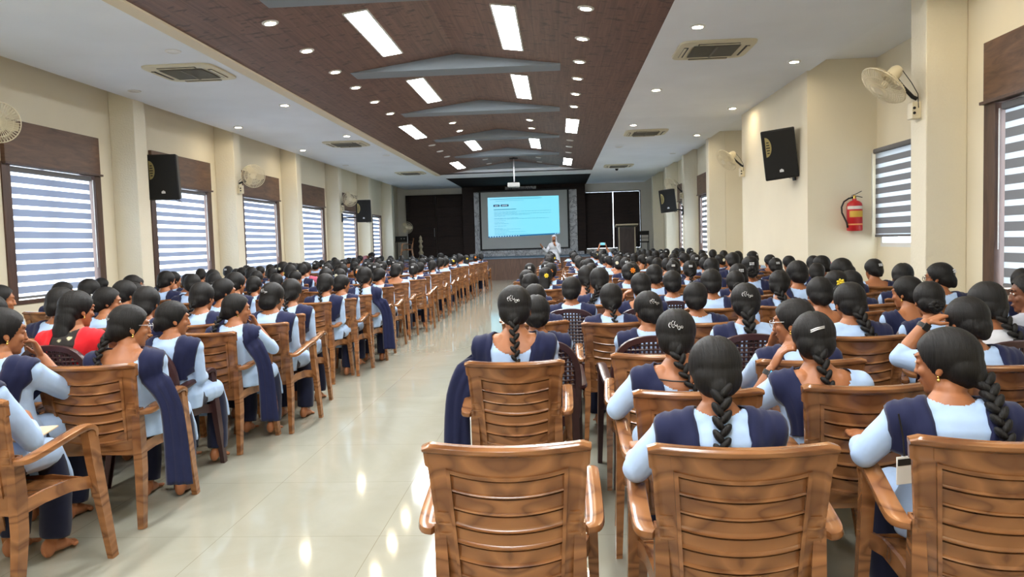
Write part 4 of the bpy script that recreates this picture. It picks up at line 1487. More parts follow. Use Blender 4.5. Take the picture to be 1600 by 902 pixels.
def braid_mesh(yaw, pitch, side, length, lod, thick=1.0):
    def make():
        R = head_matrix(yaw, pitch)
        st = HEAD + R @ Vector((0, -.115, -.065))
        z1 = .83
        pts = [st, Vector((st.x * .7 + side * .35, min(st.y - .02, -.13), lerp(st.z, z1, .55))), Vector((side, -.178, z1 - .03)), Vector((side * 1.05, -.19, z1 - length * .5)), Vector((side * 1.1, -.185, z1 - length))]
        for _ in range(3):
            q = [pts[0]]
            for a, b in zip(pts, pts[1:]):
                q += [a.lerp(b, .25), a.lerp(b, .75)]
            pts = q + [pts[-1]]
        tot = sum((b - a).length for a, b in zip(pts, pts[1:]))
        step = .021 if lod < 2 else .03
        n = max(4, int(tot / step))
        mb = MB()
        acc, j, pos = 0.0, 0, []
        for k in range(n + 1):
            tgt = tot * k / n
            while j < len(pts) - 2 and acc + (pts[j + 1] - pts[j]).length < tgt:
                acc += (pts[j + 1] - pts[j]).length
                j += 1
            L = (pts[j + 1] - pts[j]).length
            pos.append((pts[j].lerp(pts[j + 1], min(1, (tgt - acc) / max(L, 1e-6))), (pts[j + 1] - pts[j]).normalized()))
        for k, (p, d) in enumerate(pos):
            f = 1 - .45 * k / n
            sc = thick * f
            nrm = Vector((0, -1, 0))
            sd = d.cross(nrm)
            sd = sd.normalized() if sd.length > .1 else Vector((1, 0, 0))
            nrm = sd.cross(d)
            for s in ((1,) if k % 2 else (-1,)):
                ax = (d * .8 - sd * s * .6).normalized()
                b = ax.cross(nrm).normalized()
                rot = Matrix((b, nrm, ax)).transposed()
                mb.ell(p + sd * (s * .010 * sc), (.0125 * sc, .0145 * sc, .026 * sc), rot, 10 if lod < 2 else 7, 7 if lod < 2 else 5)
        p, d = pos[-1]
        mb.tube([p, p + d * .03, p + d * .06], [.008 * thick, .011 * thick, .002], 8)
        return mb.mesh('braid', M['hair'], 60)
    return cached(('braid', yaw, pitch, round(side, 3), round(length, 2), lod, thick), make)
def bun_mesh(yaw, pitch, lod, r=1.0):
    def make():
        R = head_matrix(yaw, pitch)
        mb = MB()
        for k in range(9):
            a = 2 * PI * k / 9
            mb.ell(HEAD + R @ Vector((.026 * r * math.cos(a), -.125, -.045 + .022 * r * math.sin(a))), (.022 * r, .022 * r, .018 * r), R @ Matrix.Rotation(a, 3, 'Y'), 10, 8)
        mb.ell(HEAD + R @ Vector((0, -.128, -.045)), (.022 * r, .024, .02 * r), R, 10, 8)
        return mb.mesh('bun', M['hair'], 60)
    return cached(('bun', yaw, pitch, lod, r), make)
def clip_mesh(yaw, pitch, kind):
    def make():
        R = head_matrix(yaw, pitch)
        mb = MB()
        def at(a, b):        # a point on the back of the hair: a across, b up
            y = -.014 - .110 * math.sqrt(max(.02, 1 - (a / .091) ** 2 - ((b - .024) / .102) ** 2))
            return HEAD + R @ Vector((a, y, b))
        if kind == 'curl':
            for k in range(5):
                c = (-.024 + k * .012, .05 + .005 * (k % 3) - .004 * k)
                mb.tube([at(c[0] + .006 * math.cos(q + k), c[1] + (.008 + .003 * (k % 2)) * math.sin(q + k) - .002 * q) for q in [i * .8 for i in range(7)]], .0015, 5)
            for k in range(5):
                mb.ell(at(-.024 + k * .012, .048 - .004 * k), (.0025, .0025, .0025), None, 6, 5)
        elif kind == 'bar':
            mb.tube([at(-.035, .035), at(-.01, .045), at(.02, .052)], .0035, 6)
            mb.tube([at(-.035, .028), at(-.01, .038), at(.02, .046)], .0025, 6)
        else:
            for k in range(3):
                for q in range(2):
                    mb.ell(at(-.016 + k * .016, .03 + q * .016), (.007, .005, .007), None, 8, 6)
        return mb.mesh('hair_clip', M['silver'] if kind != 'white' else M['badge'], 60)
    return cached(('clip', yaw, pitch, kind), make)
def flower_mesh(yaw, pitch, a, b, m, r=1.0):
    def make():
        R = head_matrix(yaw, pitch)
        y = -.014 - .112 * math.sqrt(max(.02, 1 - (a / .095) ** 2 - ((b - .024) / .105) ** 2))
        n = Vector((a / .09, y / .1, (b - .024) / .105)).normalized()
        q = Vector((0, 0, 1)).rotation_difference(n).to_matrix()
        mb = MB()
        for k in range(7):
            t = 2 * PI * k / 7
            c = Vector((a, y, b)) + q @ Vector((.014 * r * math.cos(t), .014 * r * math.sin(t), .004))
            mb.ell(HEAD + R @ c, (.011 * r, .007 * r, .005 * r), R @ q @ Matrix.Rotation(t, 3, 'Z') @ Matrix.Rotation(-.4, 3, 'Y'), 8, 6)
        mb.ell(HEAD + R @ (Vector((a, y, b)) + q @ Vector((0, 0, .007))), (.007 * r, .007 * r, .006 * r), None, 8, 6)
        return mb.mesh('hair_flower', m, 60)
    return cached(('flower', yaw, pitch, a, b, m.name, r), make)
def face_parts(yaw, pitch):
    def make():
        R = head_matrix(yaw, pitch)
        out = []
        for s in (-1, 1):
            e = MB()
            e.ell(HEAD + R @ Vector((s * .031, .0775, .008)), (.0125, .0095, .0075), R, 12, 8)
            i = MB()
            i.ell(HEAD + R @ Vector((s * .031, .0845, .008)), (.0055, .0035, .0055), R, 10, 6)
            b = MB()
            b.limb([HEAD + R @ Vector((s * x, y, z)) for x, y, z in ((.014, .0905, .028), (.03, .0865, .034), (.05, .072, .028))], [.0025, .003, .002], 6)
            out.append((e.mesh('eye', M['eye'], 60), i.mesh('iris', M['iris'], 60), b.mesh('eyebrow', M['hair'], 60)))
        lip = MB()
        lip.ell(HEAD + R @ Vector((0, .0925, -.0615)), (.019, .004, .006), R, 12, 6)
        return out, lip.mesh('lips', M['skin_dark'], 60)
    return cached(('face', yaw, pitch), make)
def glasses_mesh(yaw, pitch, m):
    def make():
        R = head_matrix(yaw, pitch)
        mb = MB()
        P = lambda x, y, z: HEAD + R @ Vector((x, y, z))
        for s in (-1, 1):
            mb.tube([P(s * .033 + .024 * math.cos(a), .1, .006 + .018 * math.sin(a)) for a in [2 * PI * i / 20 for i in range(20)]], .0017, 5, 0, False, True)
            mb.tube([P(s * .057, .098, .012), P(s * .078, .05, .013), P(s * .083, -.005, .01), P(s * .082, -.022, -.008)], .0018, 6)
        mb.tube([P(-.009, .1, .008), P(0, .104, .012), P(.009, .1, .008)], .0016, 5)
        return mb.mesh('glasses', m, 60)
    return cached(('glasses', yaw, pitch, m.name), make)
def earring_mesh(yaw, pitch):
    def make():
        R = head_matrix(yaw, pitch)
        mb = MB()
        for s in (-1, 1):
            mb.ell(HEAD + R @ Vector((s * .081, -.004, -.041)), (.0045, .0045, .0045), None, 8, 6)
            mb.ell(HEAD + R @ Vector((s * .081, -.004, -.052)), (.006, .006, .007), None, 8, 6)
        return mb.mesh('earrings', M['gold'], 60)
    return cached(('earring', yaw, pitch), make)
def watch_mesh(kind, s):
    sh, el, wr, d, pn, curl = arm_points(kind, s)
    ax = (wr - el).normalized()
    c = wr - ax * .02
    o = Vector((0, -1, 0))
    o = (o - ax * o.dot(ax)).normalized()
    mb = MB()
    mb.tube([c - ax * .011, c + ax * .011], [.0305, .0305], 20)
    b = MB()
    sd = ax.cross(o)
    rot = Matrix((sd, o, ax)).transposed()
    b.box(c + o * .032, (.034, .008, .036), rot)
    return mb.mesh('watch_strap', M['black'], 60), bevelled(b, .003), rot, c + o * .0365
def person(x, y, rz, label, scale=1.0, yaw=0, pitch=8, arms=('lap', 'lap'), neck='round', style='braid', side=.0, length=.22, thick=1.0,
           dup='both', top='blue', dupm='navy', legs='navy_dark', lod=1, clip=None, flower=None, glasses=None, face=False, earrings=False, skin='skin', watch=None, group=None, zoff=0.0):
    aL, aR = arms
    b = body_mesh(yaw, pitch, aL, aR, lod, M[skin])
    t = put('person', b, None, (x, y, zoff), rz, label=label, category='person', group=group)
    t.scale = (scale, scale, scale)
    tn = tunic_mesh(aL, aR, neck, lod, M[top])
    put('tunic', tn, t)
    put('trousers', trousers_mesh(lod, M[legs]), t)
    if dup != 'none':
        put('dupatta', dupatta_mesh(dup, tn, (aL, aR, neck), lod, M[dupm]), t)
    h = put('hair', hair_mesh(yaw, pitch, style if style != 'braid' else 'plain', lod), t)
    if style == 'braid':
        put('braid', braid_mesh(yaw, pitch, side, length, lod, thick), h)
    elif style == 'bun':
        put('bun', bun_mesh(yaw, pitch, lod), h)
    elif style == 'puff':
        put('bun', bun_mesh(yaw, pitch, lod, 1.4), h)
    if clip:
        put('hair_clip', clip_mesh(yaw, pitch, clip), h)
    if flower:
        put('hair_flower', flower_mesh(yaw, pitch, flower[0], flower[1], M[flower[2]], flower[3] if len(flower) > 3 else 1.0), h)
    if face:
        eyes, lip = face_parts(yaw, pitch)
        for e, i, br in eyes:
            eo = put('eye', e, t)
            put('iris', i, eo)
            put('eyebrow', br, t)
        put('lips', lip, t)
    if glasses:
        put('glasses', glasses_mesh(yaw, pitch, M[glasses]), t)
    if earrings:
        put('earrings', earring_mesh(yaw, pitch), t)
    if watch:
        s = -1 if watch[0] == 'L' else 1
        st, case, rot, fc = watch_mesh(aL if s < 0 else aR, s)
        wo = put('watch', st, t)
        obj('watch_case', case, M['black'], wo)
        obj('watch_screen', MB().box(fc, (.026, .003, .028), rot), M['watch_face'] if watch[1] else M['grille'], wo, 0)
    return t
# ------------------------------------------------------------------ who sits where (metres in the hall)
SITTERS = [
    (-2.750, 3.580, 1.180, 'person resting chin on hand beside empty corner of first aisle chair', ('L', 1, 2), dict(yaw=40, arms=('lap', 'chin'), style='low', side=-0.06, face=True, earrings=True, lod=0)),
    (-3.110, 4.720, 1.200, 'person in black floral dress with bright red dupatta', ('L', 1, 3), dict(yaw=25, style='loose', dup='both', top='floral', dupm='red_cloth', legs='navy_dark', earrings=True, lod=0)),
    (-3.597, 5.291, 1.199, 'person with smooth rounded hair left of the red dupatta', ('L', 2, 5), dict(yaw=10, style='low', lod=1)),
    (-3.686, 4.720, 1.188, 'person with smooth hair cut by left photo edge', ('L', 1, 5), dict(yaw=5, style='low', lod=0)),
    (-3.317, 4.220, 1.113, 'person with white hair clip behind chin-resting person', ('L', 1, 4), dict(yaw=10, style='braid', clip='white', lod=0)),
    (-4.617, 6.028, 1.199, 'person in profile at left edge below nearest window', ('L', 2, 6), dict(yaw=50, style='low', lod=1)),
    (-5.159, 7.649, 1.152, 'person looking right below nearest left window', ('L', 4, 4), dict(yaw=40, style='low', lod=1)),
    (-4.613, 7.231, 1.190, 'person with yellow flower below nearest window frame', ('L', 3, 3), dict(yaw=10, style='low', flower=(-0.08, -0.01, 'yellow'), lod=1)),
    (-3.783, 6.432, 1.195, 'person with hair band by right jamb of nearest window', ('L', 3, 2), dict(yaw=25, style='low', lod=1)),
    (-3.596, 5.861, 1.165, 'person in profile with small clip left of spectacled person', ('L', 2, 4), dict(yaw=60, style='low', clip='white', face=True, lod=1)),
    (-2.330, 3.980, 1.149, 'person with spectacles and pearl clip on first turned aisle chair', ('L', 1, 0), dict(yaw=50, arms=('lap', 'lap'), neck='wide', side=-0.1, length=0.2, dup='hang_right', clip='curl', glasses='silver', face=True, earrings=True, lod=0)),
    (-2.430, 4.640, 1.103, 'person looking right on dark maroon chair by the aisle', ('L', 1, 1), dict(yaw=50, style='low', dup='both', face=True, lod=0)),
    (-2.340, 5.380, 1.090, 'person resting chin on hand at aisle beside turned chair', ('L', 2, 1), dict(yaw=55, arms=('lap', 'chin'), side=-0.12, length=0.12, dup='hang_right', face=True, earrings=True, lod=1)),
    (-2.860, 5.950, 1.180, 'person with braid over left shoulder and bare chair beside', ('L', 2, 2), dict(yaw=15, side=-0.12, length=0.2, dup='right_only', lod=1)),
    (-3.006, 6.667, 1.178, 'person with clip looking right behind hand-on-chin person', ('L', 3, 1), dict(yaw=45, side=-0.06, length=0.2, clip='bar', lod=1)),
    (-2.285, 5.951, 1.163, 'person with tousled crown hair just behind hand-on-chin person', ('L', 2, 0), dict(yaw=15, style='messy', clip='curl', lod=1)),
    (-3.021, 5.399, 1.184, 'person with thick messy low bun near second left window', ('L', 2, 3), dict(style='messy', lod=1)),
    (-4.860, 8.442, 1.179, 'person with spectacles and clip against the nearest left column', ('L', 4, 3), dict(yaw=45, style='low', clip='bar', glasses='silver', face=True, lod=1)),
    (-4.445, 7.731, 1.105, 'person with earrings turned right near nearest left column', ('L', 4, 2), dict(yaw=45, style='low', clip='white', earrings=True, lod=1)),
    (-4.768, 9.013, 1.200, 'person with very long straight braid at second left window edge', ('L', 5, 5), dict(yaw=15, side=-0.1, length=0.28, lod=1)),
    (-5.344, 10.316, 1.153, 'person looking right before second left window', ('L', 7, 5), dict(yaw=35, style='low', lod=1)),
    (-4.189, 8.503, 1.173, 'person with rounded hair before second left window blind', ('L', 5, 3), dict(style='low', lod=1)),
    (-4.192, 9.074, 1.157, 'person with dark bun below second window right jamb', ('L', 5, 4), dict(style='bun', lod=1)),
    (-4.799, 10.355, 1.169, 'person half hidden below second window right jamb', ('L', 7, 4), dict(yaw=20, style='low', lod=1)),
    (-3.375, 7.787, 1.199, 'person with full hair before third left window', ('L', 4, 1), dict(yaw=20, style='low', lod=1)),
    (-5.077, 12.025, 1.142, 'person in profile at left of third window', ('L', 8, 5), dict(yaw=50, style='low', lod=2)),
    (-3.523, 8.632, 1.102, 'person with low braid beneath third left window', ('L', 5, 2), dict(yaw=10, side=0.05, lod=1)),
    (-4.194, 10.375, 1.123, 'person with shiny centre parting beneath third left window', ('L', 7, 3), dict(style='bun', lod=1)),
    (-4.677, 11.385, 1.167, 'person with hair band against third window blind', ('L', 8, 4), dict(style='low', lod=2)),
    (-4.844, 12.665, 1.091, 'person with rounded head at third window right side', ('L', 9, 4), dict(yaw=10, style='low', lod=2)),
    (-4.851, 13.236, 1.199, 'person with pale ear and white flower by third window frame', ('L', 10, 4), dict(yaw=45, style='low', flower=(0.06, -0.01, 'white_flower'), lod=2)),
    (-3.617, 9.592, 1.090, 'person with smooth hair in front of short wooden chair top', ('L', 6, 2), dict(style='low', lod=1)),
    (-4.059, 11.340, 1.191, 'person wearing a round yellow flower by fourth left window', ('L', 8, 2), dict(style='low', flower=(-0.05, -0.03, 'yellow'), lod=2)),
    (-3.648, 10.405, 1.090, 'person turned right behind the short-braided aisle person', ('L', 7, 2), dict(yaw=40, style='low', lod=1)),
    (-2.382, 6.660, 1.160, 'person with short braid and double navy sash on aisle chair', ('L', 3, 0), dict(yaw=5, length=0.07, dup='both', lod=1)),
    (-4.216, 12.551, 1.199, 'person in pink dupatta below fourth left window', ('L', 9, 3), dict(yaw=20, style='low', dupm='pink_cloth', lod=2)),
    (-2.486, 8.000, 1.149, 'person with braid and navy sash over right shoulder, aisle seat', ('L', 4, 0), dict(yaw=10, side=0.01, length=0.1, dup='both', lod=1)),
    (-2.458, 8.531, 1.090, 'person turned right sitting next to the aisle chairs', ('L', 5, 1), dict(yaw=40, style='low', lod=1)),
    (-2.325, 9.030, 1.183, 'person with ribbon-tied braid and hanging navy sash, aisle seat', ('L', 5, 0), dict(yaw=8, length=0.12, dup='hang_right', lod=1)),
    (-2.498, 10.564, 1.091, 'person in profile beside ribbon-tied braid person', ('L', 7, 0), dict(yaw=45, style='low', lod=2)),
    (-3.071, 9.928, 1.157, 'person with loose dark hair behind braid person', ('L', 6, 1), dict(yaw=10, style='loose', lod=1)),
    (-3.836, 13.191, 1.092, 'person looking right with round bun', ('L', 10, 2), dict(yaw=50, style='bun', lod=2)),
    (-4.101, 11.981, 1.187, 'person wearing white flower before fourth left window', ('L', 8, 3), dict(style='low', flower=(-0.02, -0.02, 'white_flower'), lod=2)),
    (-4.393, 14.943, 1.187, 'person with rounded hair against pale left wall', ('L', 11, 3), dict(yaw=20, style='low', lod=2)),
    (-3.525, 12.305, 1.152, 'person with bare neck and short hair up', ('L', 9, 2), dict(neck='wide', style='bun', lod=2)),
    (-2.980, 12.320, 1.155, 'person with beaded hair clips', ('L', 9, 1), dict(style='low', clip='white', lod=2)),
    (-3.249, 13.992, 1.131, 'person with white clip in dark hair', ('L', 10, 1), dict(yaw=5, style='low', clip='white', lod=2)),
    (0.483, 2.403, 1.090, 'person with thick centre braid on middle front chair', ('R', 0, 0), dict(pitch=12, arms=('rest', 'lap'), side=-0.015, length=0.26, thick=1.25, dup='both', lod=0)),
    (1.233, 2.499, 1.090, 'person with thick side braid and gold earring on right front chair', ('R', 0, 1), dict(yaw=-52, arms=('rest', 'lap'), side=0.12, length=0.24, thick=1.3, dup='both', face=True, earrings=True, lod=0)),
    (-0.237, 4.010, 1.200, 'person with long thin braid and open-backed tunic by the aisle', ('R', 2, 0), dict(neck='wide', side=0.01, length=0.34, dup='hang_left', clip='curl', lod=0)),
    (0.490, 3.240, 1.110, 'person with black neck string and clipped braid', ('R', 1, 0), dict(yaw=8, arms=('rest', 'lap'), neck='wide', side=0.06, length=0.12, thick=1.2, dup='left_only', clip='curl', lod=0)),
    (1.019, 3.110, 1.090, 'person raising left hand with lit smartwatch to her hair', ('R', 1, 1), dict(yaw=5, arms=('ear', 'lap'), neck='wide', side=0.02, length=0.06, thick=1.2, dup='left_only', clip='bar', watch=('L', 1), lod=0)),
    (1.124, 3.732, 1.090, 'person with spectacles holding hand to mouth, facing left', ('R', 2, 1), dict(yaw=-60, arms=('chin', 'lap'), style='low', dup='both', glasses='silver', face=True, earrings=True, watch=('L', 0), lod=0)),
    (1.098, 4.563, 1.142, 'person with scribble-shaped silver clip and thick braid', ('R', 3, 2), dict(yaw=5, length=0.2, thick=1.5, dup='left_only', clip='curl', lod=0)),
    (1.761, 5.271, 1.119, 'person with low round hair and wide bare neckline', ('R', 4, 3), dict(neck='wide', style='low', lod=1)),
    (1.673, 4.503, 1.131, 'person with braid falling over right shoulder mid block', ('R', 3, 3), dict(yaw=-10, side=0.1, length=0.15, thick=1.4, dup='right_only', lod=0)),
    (1.849, 3.564, 1.100, 'person with low bun raising left wrist with round watch', ('R', 2, 2), dict(yaw=-15, arms=('head', 'lap'), style='low', dup='both', earrings=True, watch=('L', 0), lod=0)),
    (1.976, 2.994, 1.123, 'person with spectacles facing left at right photo edge', ('R', 1, 2), dict(yaw=-55, style='low', dup='left_only', glasses='gold', face=True, earrings=True, lod=0)),
    (2.795, 4.703, 1.151, 'person with loose hair in full left profile', ('R', 3, 5), dict(yaw=-70, style='loose', dup='none', top='grey_cloth', face=True, earrings=True, skin='skin_dark', lod=0)),
    (2.241, 4.133, 1.144, 'person with long braid crossing pale back diagonally', ('R', 2, 3), dict(yaw=-10, side=0.12, length=0.24, thick=1.3, dup='right_only', top='white_cloth', lod=0)),
    (2.219, 4.704, 1.100, 'person with low bun before wooden chair top near right wall', ('R', 3, 4), dict(yaw=10, style='bun', lod=0)),
    (2.340, 5.272, 1.102, 'person with drop earring on pierced maroon chair', ('R', 4, 5), dict(yaw=-35, neck='wide', style='low', earrings=True, lod=1)),
    (2.950, 6.740, 1.146, 'person with round bun against cream niche corner', ('R', 5, 6), dict(yaw=10, style='bun', lod=1)),
    (3.012, 6.239, 1.166, 'person with dark spectacles and white clip before textured column', ('R', 5, 7), dict(yaw=-50, style='low', dup='both', clip='white', glasses='black', face=True, lod=1)),
    (3.559, 6.065, 1.091, 'person with hair band under near right window blind', ('R', 5, 8), dict(yaw=10, style='low', lod=1)),
    (3.126, 9.317, 1.159, 'person with pink hair flower facing left by the extinguisher wall', ('R', 8, 5), dict(yaw=-45, style='low', flower=(0.075, 0.01, 'magenta'), face=True, earrings=True, skin='skin_dark', lod=1)),
    (2.707, 7.482, 1.178, 'person in grey tunic bending her head down left', ('R', 6, 6), dict(yaw=-35, pitch=28, style='low', top='grey_cloth', lod=1)),
    (2.067, 5.839, 1.126, 'person with yellow bow clip and puffed brown hair', ('R', 4, 4), dict(style='puff', flower=(0.0, 0.02, 'yellow', 1.4), lod=1)),
    (2.375, 6.409, 1.090, 'person looking left beside low-haired person', ('R', 5, 5), dict(yaw=-60, style='low', earrings=True, lod=1)),
    (2.131, 6.974, 1.188, 'person with wide rounded hair before cream wall corner', ('R', 6, 5), dict(yaw=-10, style='low', lod=1)),
    (2.751, 9.887, 1.112, 'person with hair parting clip before speaker wall', ('R', 9, 6), dict(style='low', clip='white', lod=1)),
    (1.800, 6.337, 1.122, 'person with bulky braid turned at shoulder', ('R', 5, 4), dict(yaw=20, style='braid', side=0.1, length=0.16, thick=1.4, lod=1)),
    (1.254, 6.385, 1.159, 'person with smooth rounded hair and sash on right shoulder', ('R', 5, 3), dict(style='low', dup='right_only', lod=1)),
    (1.571, 6.907, 1.091, 'person with glossy low bun and wide neckline', ('R', 6, 3), dict(neck='wide', style='bun', lod=1)),
    (0.944, 5.330, 1.092, 'person with flat glossy hair right of clipped person', ('R', 4, 2), dict(yaw=10, style='low', lod=1)),
    (0.523, 4.551, 1.090, 'person with small silver clip leaning her head left', ('R', 3, 1), dict(yaw=-15, style='low', dup='left_only', clip='curl', lod=0)),
    (1.995, 8.110, 1.199, 'person with hair gathered high near speaker wall', ('R', 7, 3), dict(style='puff', clip='white', lod=1)),
    (1.010, 6.893, 1.119, 'person with rounded black hair mid right block', ('R', 5, 2), dict(style='low', lod=1)),
    (1.723, 8.739, 1.185, 'person with broad smooth hair, pale tunic behind', ('R', 8, 4), dict(style='low', lod=1)),
    (2.374, 10.568, 1.200, 'person with large round head of hair near right wall', ('R', 9, 5), dict(style='low', lod=2)),
    (1.746, 7.543, 1.154, 'person with curly bun and small clip', ('R', 6, 4), dict(style='messy', clip='white', lod=1)),
    (1.587, 9.373, 1.129, 'person with two pinned clips in dark hair', ('R', 8, 3), dict(style='braid', clip='white', lod=1)),
    (0.679, 6.392, 1.135, 'person holding hand beside left ear with open neckline', ('R', 5, 1), dict(yaw=-5, arms=('ear', 'lap'), neck='wide', style='low', lod=1)),
    (0.369, 5.462, 1.090, 'person with smooth tied-back hair on tall wooden chair', ('R', 4, 1), dict(side=0.03, length=0.1, dup='both', lod=1)),
    (0.104, 6.438, 1.101, 'person with sleek hair next to tied-back person', ('R', 5, 0), dict(yaw=5, style='low', lod=1)),
    (0.368, 6.939, 1.176, 'person with very long braid swung to left', ('R', 6, 2), dict(yaw=5, side=-0.14, length=0.24, thick=1.3, lod=1)),
    (0.821, 9.052, 1.125, 'person wearing orange daisy and pale yellow band', ('R', 8, 1), dict(style='low', flower=(0.045, 0.02, 'orange', 1.5), lod=1)),
    (0.982, 7.923, 1.155, 'person with domed hair behind ear-holding person', ('R', 7, 2), dict(style='low', lod=1)),
    (1.476, 10.008, 1.108, 'person with white collar and hair clips', ('R', 9, 3), dict(style='low', clip='white', lod=1)),
    (0.930, 9.622, 1.091, 'person in dark sash between two larger heads', ('R', 8, 2), dict(style='low', lod=1)),
    (0.275, 7.590, 1.176, 'person with long centre braid and pale wide-necked tunic', ('R', 6, 1), dict(neck='wide', side=0.03, length=0.2, dup='none', lod=1)),
    (-0.106, 10.122, 1.123, 'person wearing orange flower in dark hair', ('R', 9, 0), dict(flower=(0, -0.01, 'orange', 1.6), lod=1)),
    (-0.178, 5.621, 1.090, 'person with low knot by the wooden aisle chair', ('R', 4, 0), dict(style='bun', lod=1)),
    (-0.137, 4.493, 1.061, 'person behind long-braided aisle person, mostly hidden', ('R', 3, 0), dict(style='low', lod=0)),
    (-0.336, 8.055, 1.115, 'person with beaded clip by right side of aisle', ('R', 7, 0), dict(style='low', clip='curl', lod=1)),
    (-0.271, 7.485, 1.092, 'person turned right behind low-knot person', ('R', 6, 0), dict(yaw=30, style='low', lod=1)),
    (-0.191, 11.685, 1.090, 'person with pinned hair in front of stage', ('R', 10, 1), dict(style='low', clip='white', lod=2)),
    (-0.415, 11.023, 1.091, 'person with white flowers in hair at aisle end of right block', ('R', 10, 0), dict(style='low', clip='white', lod=2)),
    (0.439, 10.270, 1.090, 'person with smooth dark hair next to pale wide-necked person', ('R', 9, 1), dict(style='low', lod=1)),
    (-2.550, 3.100, 1.140, 'person with folded arm and anklet, only her arm and legs showing at left edge', ('L', 0, 0), dict(arms=('lap', 'front'), style='low', lod=0)),
]
